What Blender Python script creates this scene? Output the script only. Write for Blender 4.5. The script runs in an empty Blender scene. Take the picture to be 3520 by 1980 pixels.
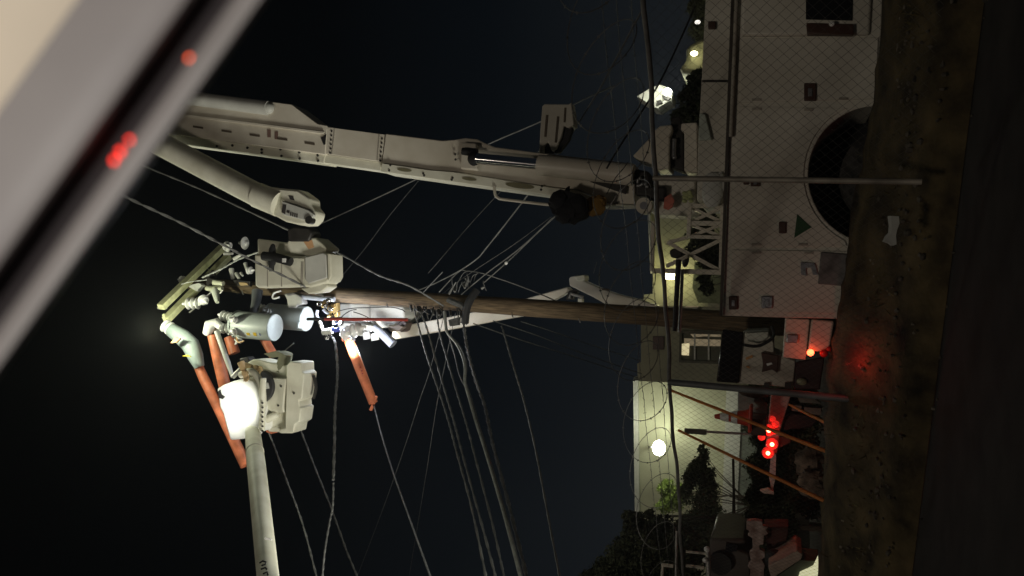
import bpy, math, random
from mathutils import Vector, Matrix
random.seed(7)
sc = bpy.context.scene
COL = sc.collection
rad = math.radians
# ------------------------------------------------------------------ camera
W0, H0, FPX = 3520.0, 1980.0, 2763.0
CAM = Vector((0.0, 0.0, 1.35)); PITCH = rad(18.4); ROLL = 0.060
FV = Vector((0, math.cos(PITCH), math.sin(PITCH)))
DV = Vector((0, math.sin(PITCH), -math.cos(PITCH)))
RV = Vector((1, 0, 0))
CX = math.cos(ROLL)*DV + math.sin(ROLL)*RV       # the phone is held sideways: picture right is down
CY = -math.sin(ROLL)*DV + math.cos(ROLL)*RV
cd = bpy.data.cameras.new('camera'); cam = bpy.data.objects.new('camera', cd); COL.objects.link(cam)
M = Matrix.Identity(4)
for i in range(3):
    M[i][0] = CX[i]; M[i][1] = CY[i]; M[i][2] = -FV[i]; M[i][3] = CAM[i]
cam.matrix_world = M
cd.sensor_width = 36; cd.lens = 36*FPX/W0; cd.clip_start = 0.01; cd.clip_end = 800
cd.dof.use_dof = True; cd.dof.focus_distance = 13; cd.dof.aperture_fstop = 7.0
sc.camera = cam
# ------------------------------------------------------------------ sky, light, exposure
w = bpy.data.worlds.new('World'); sc.world = w; w.use_nodes = True
nt = w.node_tree; nt.nodes.clear()
wo = nt.nodes.new('ShaderNodeOutputWorld'); bg = nt.nodes.new('ShaderNodeBackground')
tc = nt.nodes.new('ShaderNodeTexCoord'); sx = nt.nodes.new('ShaderNodeSeparateXYZ'); cr = nt.nodes.new('ShaderNodeValToRGB')
nt.links.new(tc.outputs['Generated'], sx.inputs[0]); nt.links.new(sx.outputs['Z'], cr.inputs[0])
e = cr.color_ramp.elements
e[0].position = 0.0; e[0].color = (0.0115, 0.0122, 0.0128, 1)
e[1].position = 0.75; e[1].color = (0.0001, 0.0002, 0.0004, 1)
for p_, c_ in ((0.14, (0.0068, 0.0085, 0.0105, 1)), (0.34, (0.0018, 0.0029, 0.0043, 1)), (0.52, (0.0003, 0.0007, 0.0012, 1))):
    q = e.new(p_); q.color = c_
nt.links.new(cr.outputs[0], bg.inputs[0]); bg.inputs[1].default_value = 1.0
nt.links.new(bg.outputs[0], wo.inputs[0])
sc.view_settings.view_transform = 'Standard'; sc.view_settings.look = 'None'
sc.view_settings.exposure = 0.0; sc.view_settings.gamma = 1.0
sc.cycles.max_bounces = 6; sc.cycles.sample_clamp_indirect = 3.0

def aim(o, d):
    o.rotation_euler = Vector(d).to_track_quat('-Z', 'Y').to_euler()
def lamp(kind, name, loc, energy, color, **kw):
    l = bpy.data.lights.new(name, kind); l.energy = energy; l.color = color
    t = kw.pop('target', None)
    for k, v in kw.items(): setattr(l, k, v)
    o = bpy.data.objects.new(name, l); COL.objects.link(o); o.location = loc
    if t is not None: aim(o, Vector(t)-Vector(loc))
    return o
sun = lamp('SUN', 'street_glow', (0, -5, 12), 0.27, (1.0, 0.875, 0.72), angle=rad(6)); aim(sun, (0.35, 1.0, -0.55))

# ------------------------------------------------------------------ picture helpers: a pixel of the photograph at a known distance
def ray(px, py): return FV + CX*((px-W0/2)/FPX) - CY*((py-H0/2)/FPX)
def P(px, py, Y):
    d = ray(px, py); return CAM + d*(Y/d.y)
def PD(px, py, dep): return CAM + ray(px, py)*dep
def PZ(px, py, z):
    d = ray(px, py); return CAM + d*((z-CAM.z)/d.z)
def depth(p): return (Vector(p)-CAM).dot(FV)
def mpp(p): return depth(p)/FPX                     # metres per photograph pixel at p

# work floodlight on the ground crew's truck, out of frame to the left, aimed up at the pole
lamp('SPOT', 'crew_floodlight', (-6.8, 6.6, 1.9), 3400, (1.0, 0.97, 0.84), shadow_soft_size=1.3, spot_size=rad(58), spot_blend=.6, target=P(1000, 1050, 12))

lamp('SPOT', 'crew_floodlight', (-2.2, 8.6, 1.6), 1500, (1.0, 1.0, 0.86), shadow_soft_size=.5, spot_size=rad(40), spot_blend=.6, target=(-3.35, 9.6, 8.0))

# ------------------------------------------------------------------ materials
MATS = {}
def mat(name, col, rough=0.6, metal=0.0, var=0.18, scale=6.0, bump=0.0, bscale=40.0, emit=None, dirt=None, spec=0.4, stretch=(1, 1, 1)):
    if name in MATS: return MATS[name]
    m = bpy.data.materials.new(name); m.use_nodes = True; t = m.node_tree; b = t.nodes['Principled BSDF']
    b.inputs['Roughness'].default_value = rough; b.inputs['Metallic'].default_value = metal
    b.inputs['Specular IOR Level'].default_value = spec
    g = t.nodes.new('ShaderNodeTexCoord'); mp = t.nodes.new('ShaderNodeMapping'); mp.inputs['Scale'].default_value = stretch
    t.links.new(g.outputs['Object'], mp.inputs[0])
    n = t.nodes.new('ShaderNodeTexNoise'); n.inputs['Scale'].default_value = scale; n.inputs['Detail'].default_value = 6
    t.links.new(mp.outputs[0], n.inputs['Vector'])
    r = t.nodes.new('ShaderNodeValToRGB'); r.color_ramp.elements[0].position = 0.3; r.color_ramp.elements[1].position = 0.7
    d = dirt if dirt else tuple(c*(1-var*1.6) for c in col)
    r.color_ramp.elements[0].color = (*d, 1); r.color_ramp.elements[1].color = (*[min(1, c*(1+var*0.4)) for c in col], 1)
    t.links.new(n.outputs['Fac'], r.inputs[0]); t.links.new(r.outputs[0], b.inputs['Base Color'])
    if bump:
        n2 = t.nodes.new('ShaderNodeTexNoise'); n2.inputs['Scale'].default_value = bscale; n2.inputs['Detail'].default_value = 5
        bp = t.nodes.new('ShaderNodeBump'); bp.inputs['Strength'].default_value = bump; bp.inputs['Distance'].default_value = 0.02
        t.links.new(mp.outputs[0], n2.inputs['Vector']); t.links.new(n2.outputs['Fac'], bp.inputs['Height']); t.links.new(bp.outputs[0], b.inputs['Normal'])
    if emit:
        b.inputs['Emission Color'].default_value = (*emit[0], 1); b.inputs['Emission Strength'].default_value = emit[1]
    MATS[name] = m; return m
white = mat('white_paint', (0.66, 0.62, 0.53), 0.38, var=0.10, scale=2.2, bump=0.05, dirt=(0.52, 0.47, 0.38))
fibre = mat('white_fibreglass', (0.70, 0.69, 0.58), 0.6, var=0.08, scale=3.0, bump=0.05, dirt=(0.56, 0.54, 0.43))
fibreg = mat('grey_fibreglass', (0.52, 0.52, 0.48), 0.5, var=0.12, scale=3.0)
bodyw = mat('body_paint', (0.62, 0.595, 0.52), 0.45, var=0.10, scale=1.1, bump=0.05, dirt=(0.44, 0.41, 0.34), stretch=(1, 1, .6))
trimg = mat('body_trim', (0.40, 0.37, 0.31), 0.5, var=0.2)
black = mat('black_rubber', (0.012, 0.012, 0.013), 0.7)
dark = mat('dark_metal', (0.035, 0.032, 0.03), 0.5, 0.3)
brown = mat('brown_plastic', (0.07, 0.035, 0.025), 0.4)
steel = mat('steel', (0.35, 0.35, 0.36), 0.35, 0.8)
chrome = mat('chrome', (0.85, 0.85, 0.86), 0.12, 1.0, var=0.02)
galv = mat('galvanised', (0.36, 0.35, 0.33), 0.5, 0.4)
wood = mat('pole_wood', (0.165, 0.115, 0.066), 0.85, var=0.45, scale=9, bump=0.6, bscale=30, stretch=(5, 5, 0.35))
armwood = mat('crossarm_wood', (0.55, 0.55, 0.32), 0.8, var=0.2, scale=8, bump=0.3)
orange = mat('orange_cover', (0.60, 0.18, 0.085), 0.5, var=0.3, scale=5)
rubber = mat('grey_rubber', (0.30, 0.36, 0.35), 0.5, var=0.1)
porcel = mat('porcelain', (0.74, 0.74, 0.72), 0.25, var=0.05)
tank = mat('transformer_paint', (0.42, 0.46, 0.45), 0.42, var=0.08, scale=4, bump=0.05)
cable = mat('black_cable', (0.10, 0.10, 0.098), 0.5, var=0.4, scale=14)
cablel = mat('bare_cable', (0.15, 0.15, 0.145), 0.55, 0.1, var=0.3, scale=6)
tan = mat('tan_leather', (0.50, 0.35, 0.18), 0.8, var=0.2, scale=20)

# ------------------------------------------------------------------ mesh builder
class MB:
    def __init__(s): s.v = []; s.f = []
    def add(s, vs, fs):
        k = len(s.v); s.v += [Vector(p) for p in vs]; s.f += [tuple(i+k for i in f) for f in fs]; return s
    def box(s, c, x, y, z, R=None):
        c = Vector(c); R = R or Matrix.Identity(3)
        vs = [c + R @ Vector((a*x/2, b*y/2, d*z/2)) for a in (-1, 1) for b in (-1, 1) for d in (-1, 1)]
        return s.add(vs, [(0, 1, 3, 2), (4, 6, 7, 5), (0, 4, 5, 1), (2, 3, 7, 6), (0, 2, 6, 4), (1, 5, 7, 3)])
    def beam(s, a, b, wd, ht, up=(0, 0, 1)):
        a = Vector(a); b = Vector(b); d = (b-a); L = d.length; d.normalize(); up = Vector(up)
        sd = d.cross(up)
        if sd.length < 1e-4: sd = d.cross(Vector((1, 0, 0)))
        sd.normalize(); u = sd.cross(d)
        return s.box((a+b)/2, L, wd, ht, Matrix((d, sd, u)).transposed())
    def prism(s, pts, vec):
        n = len(pts); vec = Vector(vec); pts = [Vector(p) for p in pts]
        nrm = Vector((0, 0, 0))
        for i in range(n): nrm += pts[i].cross(pts[(i+1) % n])
        if nrm.dot(vec) > 0: pts = pts[::-1]
        vs = pts + [p+vec for p in pts]
        return s.add(vs, [tuple(range(n)), tuple(range(2*n-1, n-1, -1))] + [(i, i+n, (i+1) % n + n, (i+1) % n) for i in range(n)])
    def tube(s, pts, r, n=10, cap=True):
        pts = [Vector(p) for p in pts]; m = len(pts)
        rs = r if isinstance(r, (list, tuple)) else [r]*m
        vs = []; fs = []; ref = None
        for i, p in enumerate(pts):
            t = (pts[min(i+1, m-1)]-pts[max(i-1, 0)]).normalized()
            if ref is None:
                ref = t.cross(Vector((0, 0, 1)))
                if ref.length < 0.05: ref = t.cross(Vector((0, 1, 0)))
            ref = (ref - t*ref.dot(t)); ref.normalize(); bn = t.cross(ref)
            vs += [p + (ref*math.cos(6.28318*k/n) + bn*math.sin(6.28318*k/n))*rs[i] for k in range(n)]
        for i in range(m-1):
            fs += [(i*n+k, i*n+(k+1) % n, (i+1)*n+(k+1) % n, (i+1)*n+k) for k in range(n)]
        if cap: fs += [tuple(range(n-1, -1, -1)), tuple((m-1)*n+k for k in range(n))]
        return s.add(vs, fs)
    def lathe(s, c, prof, n=24, axis=(0, 0, 1)):
        c = Vector(c); ax = Vector(axis).normalized()
        a = ax.cross(Vector((0, 1, 0))); a = a if a.length > 0.05 else ax.cross(Vector((1, 0, 0))); a.normalize(); b = ax.cross(a)
        vs = []; m = len(prof)
        for r, h in prof: vs += [c + ax*h + (a*math.cos(6.28318*k/n)+b*math.sin(6.28318*k/n))*r for k in range(n)]
        fs = [(i*n+k, i*n+(k+1) % n, (i+1)*n+(k+1) % n, (i+1)*n+k) for i in range(m-1) for k in range(n)]
        fs += [tuple(range(n-1, -1, -1)), tuple((m-1)*n+k for k in range(n))]
        return s.add(vs, fs)
    def blob(s, c, rx, ry, rz, rough=0.0, nu=14, nv=9, R=None):
        c = Vector(c); R = R or Matrix.Identity(3); vs = [c+R @ Vector((0, 0, rz))]
        for j in range(1, nv):
            for i in range(nu):
                th = math.pi*j/nv; ph = 6.28318*i/nu; k = 1+rough*random.uniform(-1, 1)
                vs.append(c + R @ Vector((rx*math.sin(th)*math.cos(ph)*k, ry*math.sin(th)*math.sin(ph)*k, rz*math.cos(th)*k)))
        vs.append(c+R @ Vector((0, 0, -rz))); L = len(vs)-1; fs = []
        for i in range(nu): fs.append((0, 1+i, 1+(i+1) % nu)); fs.append((L, L-nu+(i+1) % nu, L-nu+i))
        for j in range(nv-2):
            for i in range(nu):
                a = 1+j*nu+i; b = 1+j*nu+(i+1) % nu; fs.append((a, a+nu, b+nu, b))
        return s.add(vs, fs)
    def build(s, name, m, parent=None, smooth=True, bevel=0.0, sharp=38):
        o0 = Vector((0, 0, 0))
        if parent is not None:
            q = parent
            while q is not None: o0 += q.location; q = q.parent
        me = bpy.data.meshes.new(name); me.from_pydata([p-o0 for p in s.v], [], s.f); me.validate(); me.update()
        me.materials.append(m)
        if smooth:
            me.polygons.foreach_set('use_smooth', [True]*len(me.polygons)); me.set_sharp_from_angle(angle=rad(sharp))
        o = bpy.data.objects.new(name, me); COL.objects.link(o)
        if parent is not None: o.parent = parent
        if bevel:
            b = o.modifiers.new('bevel', 'BEVEL'); b.width = bevel; b.segments = 2; b.limit_method = 'ANGLE'; b.angle_limit = rad(40)
        return o
def PP(pts, Y): return [P(x, y, Y) for x, y in pts]
def plate(pts, Y, dy): return MB().prism(PP(pts, Y), (0, dy, 0))
def rect(x0, y0, x1, y1): return [(x0, y0), (x1, y0), (x1, y1), (x0, y1)]
def smoothpts(pts, n=6):
    pts = [Vector(p) for p in pts]; out = []
    for i in range(len(pts)-1):
        p0 = pts[max(i-1, 0)]; p1 = pts[i]; p2 = pts[i+1]; p3 = pts[min(i+2, len(pts)-1)]
        for k in range(n):
            t = k/n
            out.append(0.5*((2*p1)+(p2-p0)*t+(2*p0-5*p1+4*p2-p3)*t*t+(3*p1-p0-3*p2+p3)*t*t*t))
    return out+[pts[-1]]
def tubepx(mb, pts, rpx, n=10, sm=0):
    q = [P(*p) for p in pts]
    if sm: q = smoothpts(q, sm)
    rs = [rpx*mpp(p) for p in q]
    return mb.tube(q, sum(rs)/len(rs), n)
def tag(o, label, cat, group=None, kind=None):
    o['label'] = label; o['category'] = cat
    if group: o['group'] = group
    if kind: o['kind'] = kind
    return o
def thing(name, label, cat, loc, group=None):
    o = bpy.data.objects.new(name, None); COL.objects.link(o); o.location = Vector(loc); o.empty_display_size = 0.1
    return tag(o, label, cat, group)
def struct(o): o['kind'] = 'structure'; return o

def each(name, m, parent, shapes, **kw):
    for sh in shapes: sh.build(name, m, parent, **kw)
def dot(x, y, Y, r): return MB().blob(P(x, y, Y), r, r*.8, r, nu=8, nv=6)
def flat(pts, Y, t=.006): return MB().prism(PP(pts, Y), (0, t, 0))

# ------------------------------------------------------------------ ground
asph = mat('asphalt', (0.026, 0.022, 0.020), 0.9, var=0.35, scale=3, bump=0.5, bscale=160)
dirt = mat('dirt', (0.085, 0.062, 0.028), 0.95, var=0.55, scale=3.2, bump=0.8, bscale=26)
lotm = mat('lot_gravel', (0.035, 0.03, 0.025), 0.95, var=0.3, scale=4, bump=0.5, bscale=60)
struct(MB().add([(-300, -60, 0), (300, -60, 0), (300, 500, 0), (-300, 500, 0)], [(0, 1, 2, 3)]).build('ground', asph, smooth=False))
E0 = PZ(3232, 300, .22); ED = PZ(3050, 1900, .22)-E0; E0.z = 0; ED.z = 0; ED.normalize(); EN = Vector((-ED.y, ED.x, 0)); EN = EN if EN.y > 0 else -EN
def HB(s): return .075*min(3, max(0, s)) - .035*min(3, max(0, s-3))     # the bank swells behind the trailer
b = MB(); nu, prof = 160, [(-0.12, 0.005), (0.0, 0.22), (0.10, 0.30), (0.35, 0.37), (0.7, 0.47), (1.1, 0.56), (1.7, 0.56), (2.4, 0.36), (3.2, 0.16)]
vs = []
for i in range(nu+1):
    s_ = -9+26*i/nu
    for j, (n_, z) in enumerate(prof):
        jit = 0 if j in (0, len(prof)-1) else random.uniform(-0.035, 0.035)
        p = E0+ED*s_+EN*(n_+jit); vs.append((p.x, p.y, z+jit*0.8+(HB(s_) if j > 3 and j < len(prof)-1 else 0)))
m_ = len(prof)
b.add(vs, [(i*m_+j, i*m_+j+1, (i+1)*m_+j+1, (i+1)*m_+j) for i in range(nu) for j in range(m_-1)])
struct(b.build('dirt_bank', dirt))
q0 = E0+ED*-9+EN*3.1; q1 = E0+ED*17+EN*3.1
struct(MB().add([q0+Vector((0, 0, .165)), q1+Vector((0, 0, .165)), Vector((-90, 120, .165)), Vector((90, 120, .165))], [(0, 3, 2, 1)]).build('parking_lot', lotm, smooth=False))
# gravel and litter on the bank
b = MB()
for k in range(900):
    s_ = random.uniform(-4, 10); n_ = random.triangular(-.3, 2.0, 0.15); p = E0+ED*s_+EN*n_; h = random.uniform(.006, .022)*(1.8 if random.random() < .04 else 1)
    z = .01 if n_ < -.12 else (.22+.09*max(0, n_)/.1 if n_ < .1 else .30+.17*min(1, n_/.7)+HB(s_)*(min(1, n_/.9) if n_ > .5 else 0))
    b.blob((p.x, p.y, z), h*random.uniform(.7, 1.6), h*random.uniform(.7, 1.6), h, .3, 5, 4)
tag(b.build('gravel', mat('pale_gravel', (.16, .14, .11), .9, var=.6, scale=2)), 'loose gravel scattered along the edge of the dirt bank', 'gravel', kind='stuff')
# low weeds on the bank
b = MB()
for k in range(9000):
    s_ = random.uniform(-4, 11); n_ = random.triangular(0.15, 2.2, 0.9); p = E0+ED*s_+EN*n_
    z = 0.29+0.19*min(1, n_/0.9) - (0.12*max(0, n_-1.5)) + HB(s_)*min(1, n_/.9); h = random.uniform(0.012, 0.05)*(2.2 if random.random() < .05 else 1)*(.5+abs(math.sin(s_*2.3)+math.sin(s_*5.1+n_*3))*.7); a = random.uniform(0, 6.28); wd = random.uniform(.004, .012)
    dx, dy = math.cos(a)*wd, math.sin(a)*wd; lx, ly = random.uniform(-.07, .07), random.uniform(-.07, .07)
    b.add([(p.x-dx, p.y-dy, z), (p.x+dx, p.y+dy, z), (p.x+lx, p.y+ly, z+h)], [(0, 1, 2)])
tag(b.build('weeds', mat('dry_weeds', (0.12, 0.10, 0.04), 0.9, var=0.4, scale=3), smooth=False), 'low dry weeds growing along the dirt bank under the fence', 'weeds', kind='stuff')

# ------------------------------------------------------------------ car the picture is taken from: roof rail and window frame, close to the lens
DC = 0.22
car = thing('car_roof_rail', 'blurred cream and grey roof rail of the car around its open window', 'car frame', PD(200, 400, DC))
lin = Vector((915, -1284, 0)).normalized()          # along the window edge in the picture
nrm = Vector((-lin.y, lin.x, 0)); nrm = nrm if nrm.x > 0 else -nrm     # towards the open window
def rail_strip(mb, prof, L0=-2600, L1=2600):
    # prof: (distance from window edge in photo px, depth in m)
    a0 = Vector((457, 642, 0)); vs = []
    N = 8
    for i in range(N+1):
        l = L0+(L1-L0)*i/N
        for d, z in prof:
            q = a0+lin*l+nrm*d; vs.append(PD(q.x, q.y, 1.0)*0 + CAM + ray(q.x, q.y)*z)
    m = len(prof)
    mb.add(vs, [(i*m+j, i*m+j+1, (i+1)*m+j+1, (i+1)*m+j) for i in range(N) for j in range(m-1)]); return mb
creamf = mat('headliner_cloth', (0.78, 0.68, 0.54), 0.95, var=0.05, scale=20)
greyt = mat('grey_trim', (0.30, 0.275, 0.265), 0.5, var=0.16, scale=14, dirt=(0.235, 0.212, 0.208))
seal = mat('door_seal_rubber', (0.050, 0.042, 0.044), 0.75, spec=.1)
lipm = mat('frame_paint', (0.31, 0.285, 0.275), 0.5, var=0.12, scale=16)
rail_strip(MB(), [(-1900, .20), (-1400, .199), (-900, .197), (-700, .1975), (-560, .1982), (-528, .1990)]).build('headliner', creamf, car)
g_ = [(-532, .1990), (-500, .1988), (-420, .1985), (-340, .1985), (-260, .1990), (-225, .2000), (-208, .2030), (-200, .212)]
rail_strip(MB(), g_).build('roof_rail_trim', greyt, car)
rail_strip(MB(), [(-212, .2045), (-195, .2065), (-170, .2095), (-130, .2095), (-92, .2050), (-75, .214)]).build('door_seal', seal, car)
rail_strip(MB(), [(-100, .207), (-90, .203), (-76, .2005), (-50, .1995), (-20, .2000), (-6, .2020), (0, .206), (-2, .215)]).build('window_frame', lipm, car)
redl = mat('red_reflection', (0.5, 0.02, 0.01), 0.3, emit=((1.0, 0.03, 0.015), 4)); orl = mat('amber_reflection', (0.5, 0.1, 0.02), 0.3, emit=((1.0, 0.10, 0.02), 4))
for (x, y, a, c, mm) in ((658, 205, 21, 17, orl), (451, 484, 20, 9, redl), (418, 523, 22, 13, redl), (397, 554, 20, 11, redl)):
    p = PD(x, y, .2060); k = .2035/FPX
    MB().blob(p, a*k*.66, 0.0012, c*k*.55, R=Matrix.Rotation(rad(-25), 3, 'Y')).build('reflection_spot', mm, car)  # glowing blobs stand in for red lamps reflected on the trim
lamp('POINT', 'dome_lamp', CAM+Vector((-0.02, -0.42, 0.10)), 9.0, (1.0, 0.95, 0.89), shadow_soft_size=0.06)

# ------------------------------------------------------------------ chain link fence along the bank
FA = Vector((1.0, 7.0, 0)); FD = Vector((-5.3, 5.1, 0)).normalized(); FN = Vector((FD.y, -FD.x, 0)); FN = FN if FN.y < 0 else -FN
def FP(s, z, n=0.0): return FA+FD*s+FN*n+Vector((0, 0, z))
RZ = 2.42
fence = thing('chain_link_fence', 'tall chain link fence with barbed wire along the road bank', 'fence', FP(0, .4))
S0, S1 = -6.0, 13.0
b = MB(); stp = 0.088; z0, z1 = 0.42, RZ-0.03; Hh = z1-z0; n_ = int((S1-S0+Hh)/stp)
for k in range(n_):
    for sg in (1, -1):
        s_ = S0+k*stp-(Hh if sg > 0 else 0); a, c = (s_, z0), (s_+Hh, z1)
        if sg < 0: a, c = (s_, z1), (s_+Hh, z0)
        # clip at the ends
        t0 = max(0, (S0-a[0])/Hh); t1 = min(1, (S1-a[0])/Hh)
        if t1 <= t0: continue
        A = FP(a[0]+t0*Hh, a[1]+(c[1]-a[1])*t0, .002*sg); B = FP(a[0]+t1*Hh, a[1]+(c[1]-a[1])*t1, .002*sg)
        b.tube([A, B], 0.00135, 3, False)
b.build('wire_mesh', mat('mesh_wire', (0.10, 0.095, 0.085), 0.6, 0.3), fence, smooth=False)
MB().tube([FP(S0+(S1-S0)*k/60, RZ+.012*math.sin(k*.7)+.008*math.sin(k*1.9), .01*math.sin(k*.5)) for k in range(61)], 0.021, 10).build('top_rail', mat('rail_steel', (0.22, 0.21, 0.20), 0.5, 0.3, var=0.25, scale=8), fence)
postm = mat('post_steel', (0.40, 0.36, 0.30), 0.5, 0.3, var=0.3, scale=5)
postd = mat('painted_post', (0.17, 0.18, 0.18), 0.5, 0.2, var=0.3, scale=5)
def fs_at(px, py):                                  # distance along the fence where a pixel's ray meets it
    d = ray(px, py); den = d.x*FD.y-d.y*FD.x; r0 = FA-CAM
    t = (r0.x*FD.y-r0.y*FD.x)/den; q = CAM+d*t; return (q-FA).dot(FD)
sp1 = fs_at(2600, 610); sp2 = fs_at(2560, 1330)
MB().tube([FP(sp1, .35, .03), FP(sp1, RZ+.02, .03)], 0.024, 12).build('post', postm, fence)
MB().tube([FP(sp2, .35, .03), FP(sp2, RZ+.02, .03)], 0.036, 12).build('post', postd, fence)
for s_ in (sp1-3.0, sp2+4.9, sp2+7.6): MB().tube([FP(s_, .3, .03), FP(s_, RZ+.02, .03)], 0.03, 12).build('post', postd, fence)
barb = mat('barbed_steel', (0.17, 0.165, 0.155), 0.5, 0.4)
for i in range(3):
    z = RZ+.10+.11*i; b = MB(); pts = [FP(S0+(S1-S0)*k/40, z-0.012*math.sin(k*1.9)**2, 0.0) for k in range(41)]
    b.tube(pts, 0.0028, 4)
    for k in range(150):
        s_ = S0+(S1-S0)*k/150; p = FP(s_, z-.005); v = Vector((random.uniform(-1, 1), random.uniform(-1, 1), random.uniform(-1, 1))).normalized()*.022
        b.tube([p-v, p+v], 0.0022, 3)
    b.build('barbed_wire', barb, fence)
coil = MB(); pts = []
RC = 0.27; s_ = S0; k = -1
while s_ < S1:
    k += 1; a = 6.28318*k/30; s_ += (.50 if s_ < 1.5 else min(1.1, .50+.16*(s_-1.5)))/30; jr = RC*(1+.06*math.sin(k*.11)+.05*math.sin(k*.047))
    pts.append(FP(s_+.22*math.sin(a*1.0+.6), RZ+.33+jr*math.cos(a)+.03*math.sin(k*.03), jr*math.sin(a)))
coil.tube(pts, 0.0042, 5)
for k in range(0, len(pts)-1, 2):
    p = pts[k]; t = (pts[k+1]-p).normalized(); v = t.cross(Vector((random.uniform(-1, 1), random.uniform(-1, 1), .3))).normalized()*.016
    coil.add([p+t*.012, p+v, p-t*.012, p-v], [(0, 1, 2, 3)])
tag(coil.build('razor_wire_coil', barb), 'looping coil of razor wire along the top of the chain link fence', 'razor wire')

# ------------------------------------------------------------------ near bucket truck: white service body, boom folded over, bucket beside the pole
YT = 9.3
tr = thing('bucket_truck', 'large white utility bucket truck behind the fence, its boom folded towards the pole', 'truck', P(3200, 600, YT+1.1))
arch = [(3014+236*math.cos(t), 600-236*math.sin(t)) for t in [rad(a) for a in range(268, 91, -8)]]
poly = [(2536, -60), (2512, 350), (2496, 700), (2482, 1085), (2700, 1092), (2900, 1096), (2903, 1000), (2965, 996), (3012, 850)] + arch + [(3030, 100), (3036, -60)]
plate(poly, YT, 2.3).build('service_body', bodyw, tr, bevel=.012)
MB().prism(PP([(3010, 850)]+arch+[(3016, 350), (3150, 350), (3150, 850)], YT+.85), (0, .1, 0)).build('wheel_well', black, tr)
def wheel(cx, cy, rpx, Y, par, nm='wheel'):
    c = P(cx, cy, Y); r = rpx*mpp(c)
    o = MB().lathe(c, [(r*.55, .0), (r*.9, -.02), (r, .05), (r, .24), (r*.9, .30), (r*.55, .3)], 36, (0, 1, 0)).build(nm, mat('tyre_rubber', (.060, .057, .053), .85, var=.5, scale=9, bump=.8, bscale=30), par)
    MB().lathe(c, [(r*.12, .02), (r*.35, .05), (r*.5, .02), (r*.54, .0), (r*.54, .1)], 28, (0, 1, 0)).build('rim', mat('rim_grey', (.30, .28, .26), .6, .3, var=.4, scale=8), o)
    for k in range(8):
        a = 6.28318*k/8; MB().blob(c+Vector((math.cos(a)*r*.3, -.0, math.sin(a)*r*.3)), .02, .05, .02).build('lug_nut', steel, o)
    return o
wheel(3080, 600, 178, YT+.12, tr)
def door(pts, lab=None):
    o = plate(pts, YT-.02, .03).build('compartment_door', bodyw, tr, bevel=.008); return o
d1 = door([(2556, 132), (3020, 128), (3010, 340), (2542, 352)])
d2 = door([(2540, 366), (2912, 372)] + [(3014+252*math.cos(rad(a)), 600-252*math.sin(rad(a))) for a in range(116, 245, 8)] + [(2912, 846), (2518, 846)])
d3 = door([(2516, 858), (2960, 864), (2958, 984), (2894, 990), (2888, 1078), (2504, 1076)])
def latch(x0, y0, x1, y1, m, par):
    o = plate(rect(x0, y0, x1, y1), YT-.05, .035).build('latch', m, par, bevel=.01)
    cx, cy = (x0+x1)/2, (y0+y1)/2
    plate(rect(cx-(x1-x0)*.18, cy-(y1-y0)*.2, cx+(x1-x0)*.18, cy+(y1-y0)*.25), YT-.062, .012).build('latch_lever', steel, o, bevel=.004) if (x1-x0) > 30 else None
latch(2764, 285, 2806, 346, brown, d1); latch(2677, 762, 2702, 802, brown, d2); latch(2505, 1018, 2536, 1064, brown, d3)
latch(2617, 1018, 2656, 1060, steel, d3); latch(2555, 616, 2574, 634, brown, d2); latch(2580, 618, 2612, 640, brown, d2); latch(2632, 98, 2652, 118, black, tr)
for d_, hs in ((d1, ((2600, 342), (2900, 338))), (d2, ((2600, 840), (2760, 840), (2600, 374), (2780, 376))), (d3, ((2600, 868), (2780, 870)))):
    for x, y in hs: plate(rect(x-16, y-4, x+16, y+4), YT-.034, .016).build('hinge', trimg, d_, bevel=.003)
plate([(2740, 736), (2790, 781), (2730, 818)], YT-.026, .004).build('triangle_sticker', mat('green_sticker', (0.02, 0.07, 0.025), 0.5), d2)
plate([(2822, 866), (2925, 874), (2920, 985), (2812, 976)], YT-.05, .04).build('step_panel', mat('grey_panel', (0.19, 0.18, 0.175), 0.6, var=.35, scale=7), tr, bevel=.01)
b = plate([(2752, 902), (2800, 905), (2812, 945), (2795, 945), (2788, 920), (2770, 920), (2772, 948), (2754, 945)], YT-.045, .02); b.build('hook', steel, tr)
MB().beam(P(2520, -60, YT-.03), P(2478, 1085, YT-.03), .05, .03).build('drip_rail', mat('rail_paint', (.06, .05, .04), .5), tr)
MB().tube([P(2534, -60, YT-.05), P(2512, 470, YT-.05)], .022, 10).build('side_rail', trimg, tr)
# cab
cab = plate([(2555, -420), (2548, 122), (2990, 118), (3020, -420)], YT-.06, 2.2).build('cab', bodyw, tr, bevel=.03)
plate([(2772, -300), (2770, 66), (2930, 70), (2935, -300)], YT-.075, .02).build('door_window', mat('dark_glass', (.012, .012, .014), .12, spec=.6), cab)
plate([(2772, 78), (2935, 82), (2935, 118), (2775, 116)], YT-.13, .09).build('door_step', brown, cab, bevel=.01)
MB().blob(P(2860, 82, YT-.14), .03, .02, .03).build('marker_lamp', porcel, cab)
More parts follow.
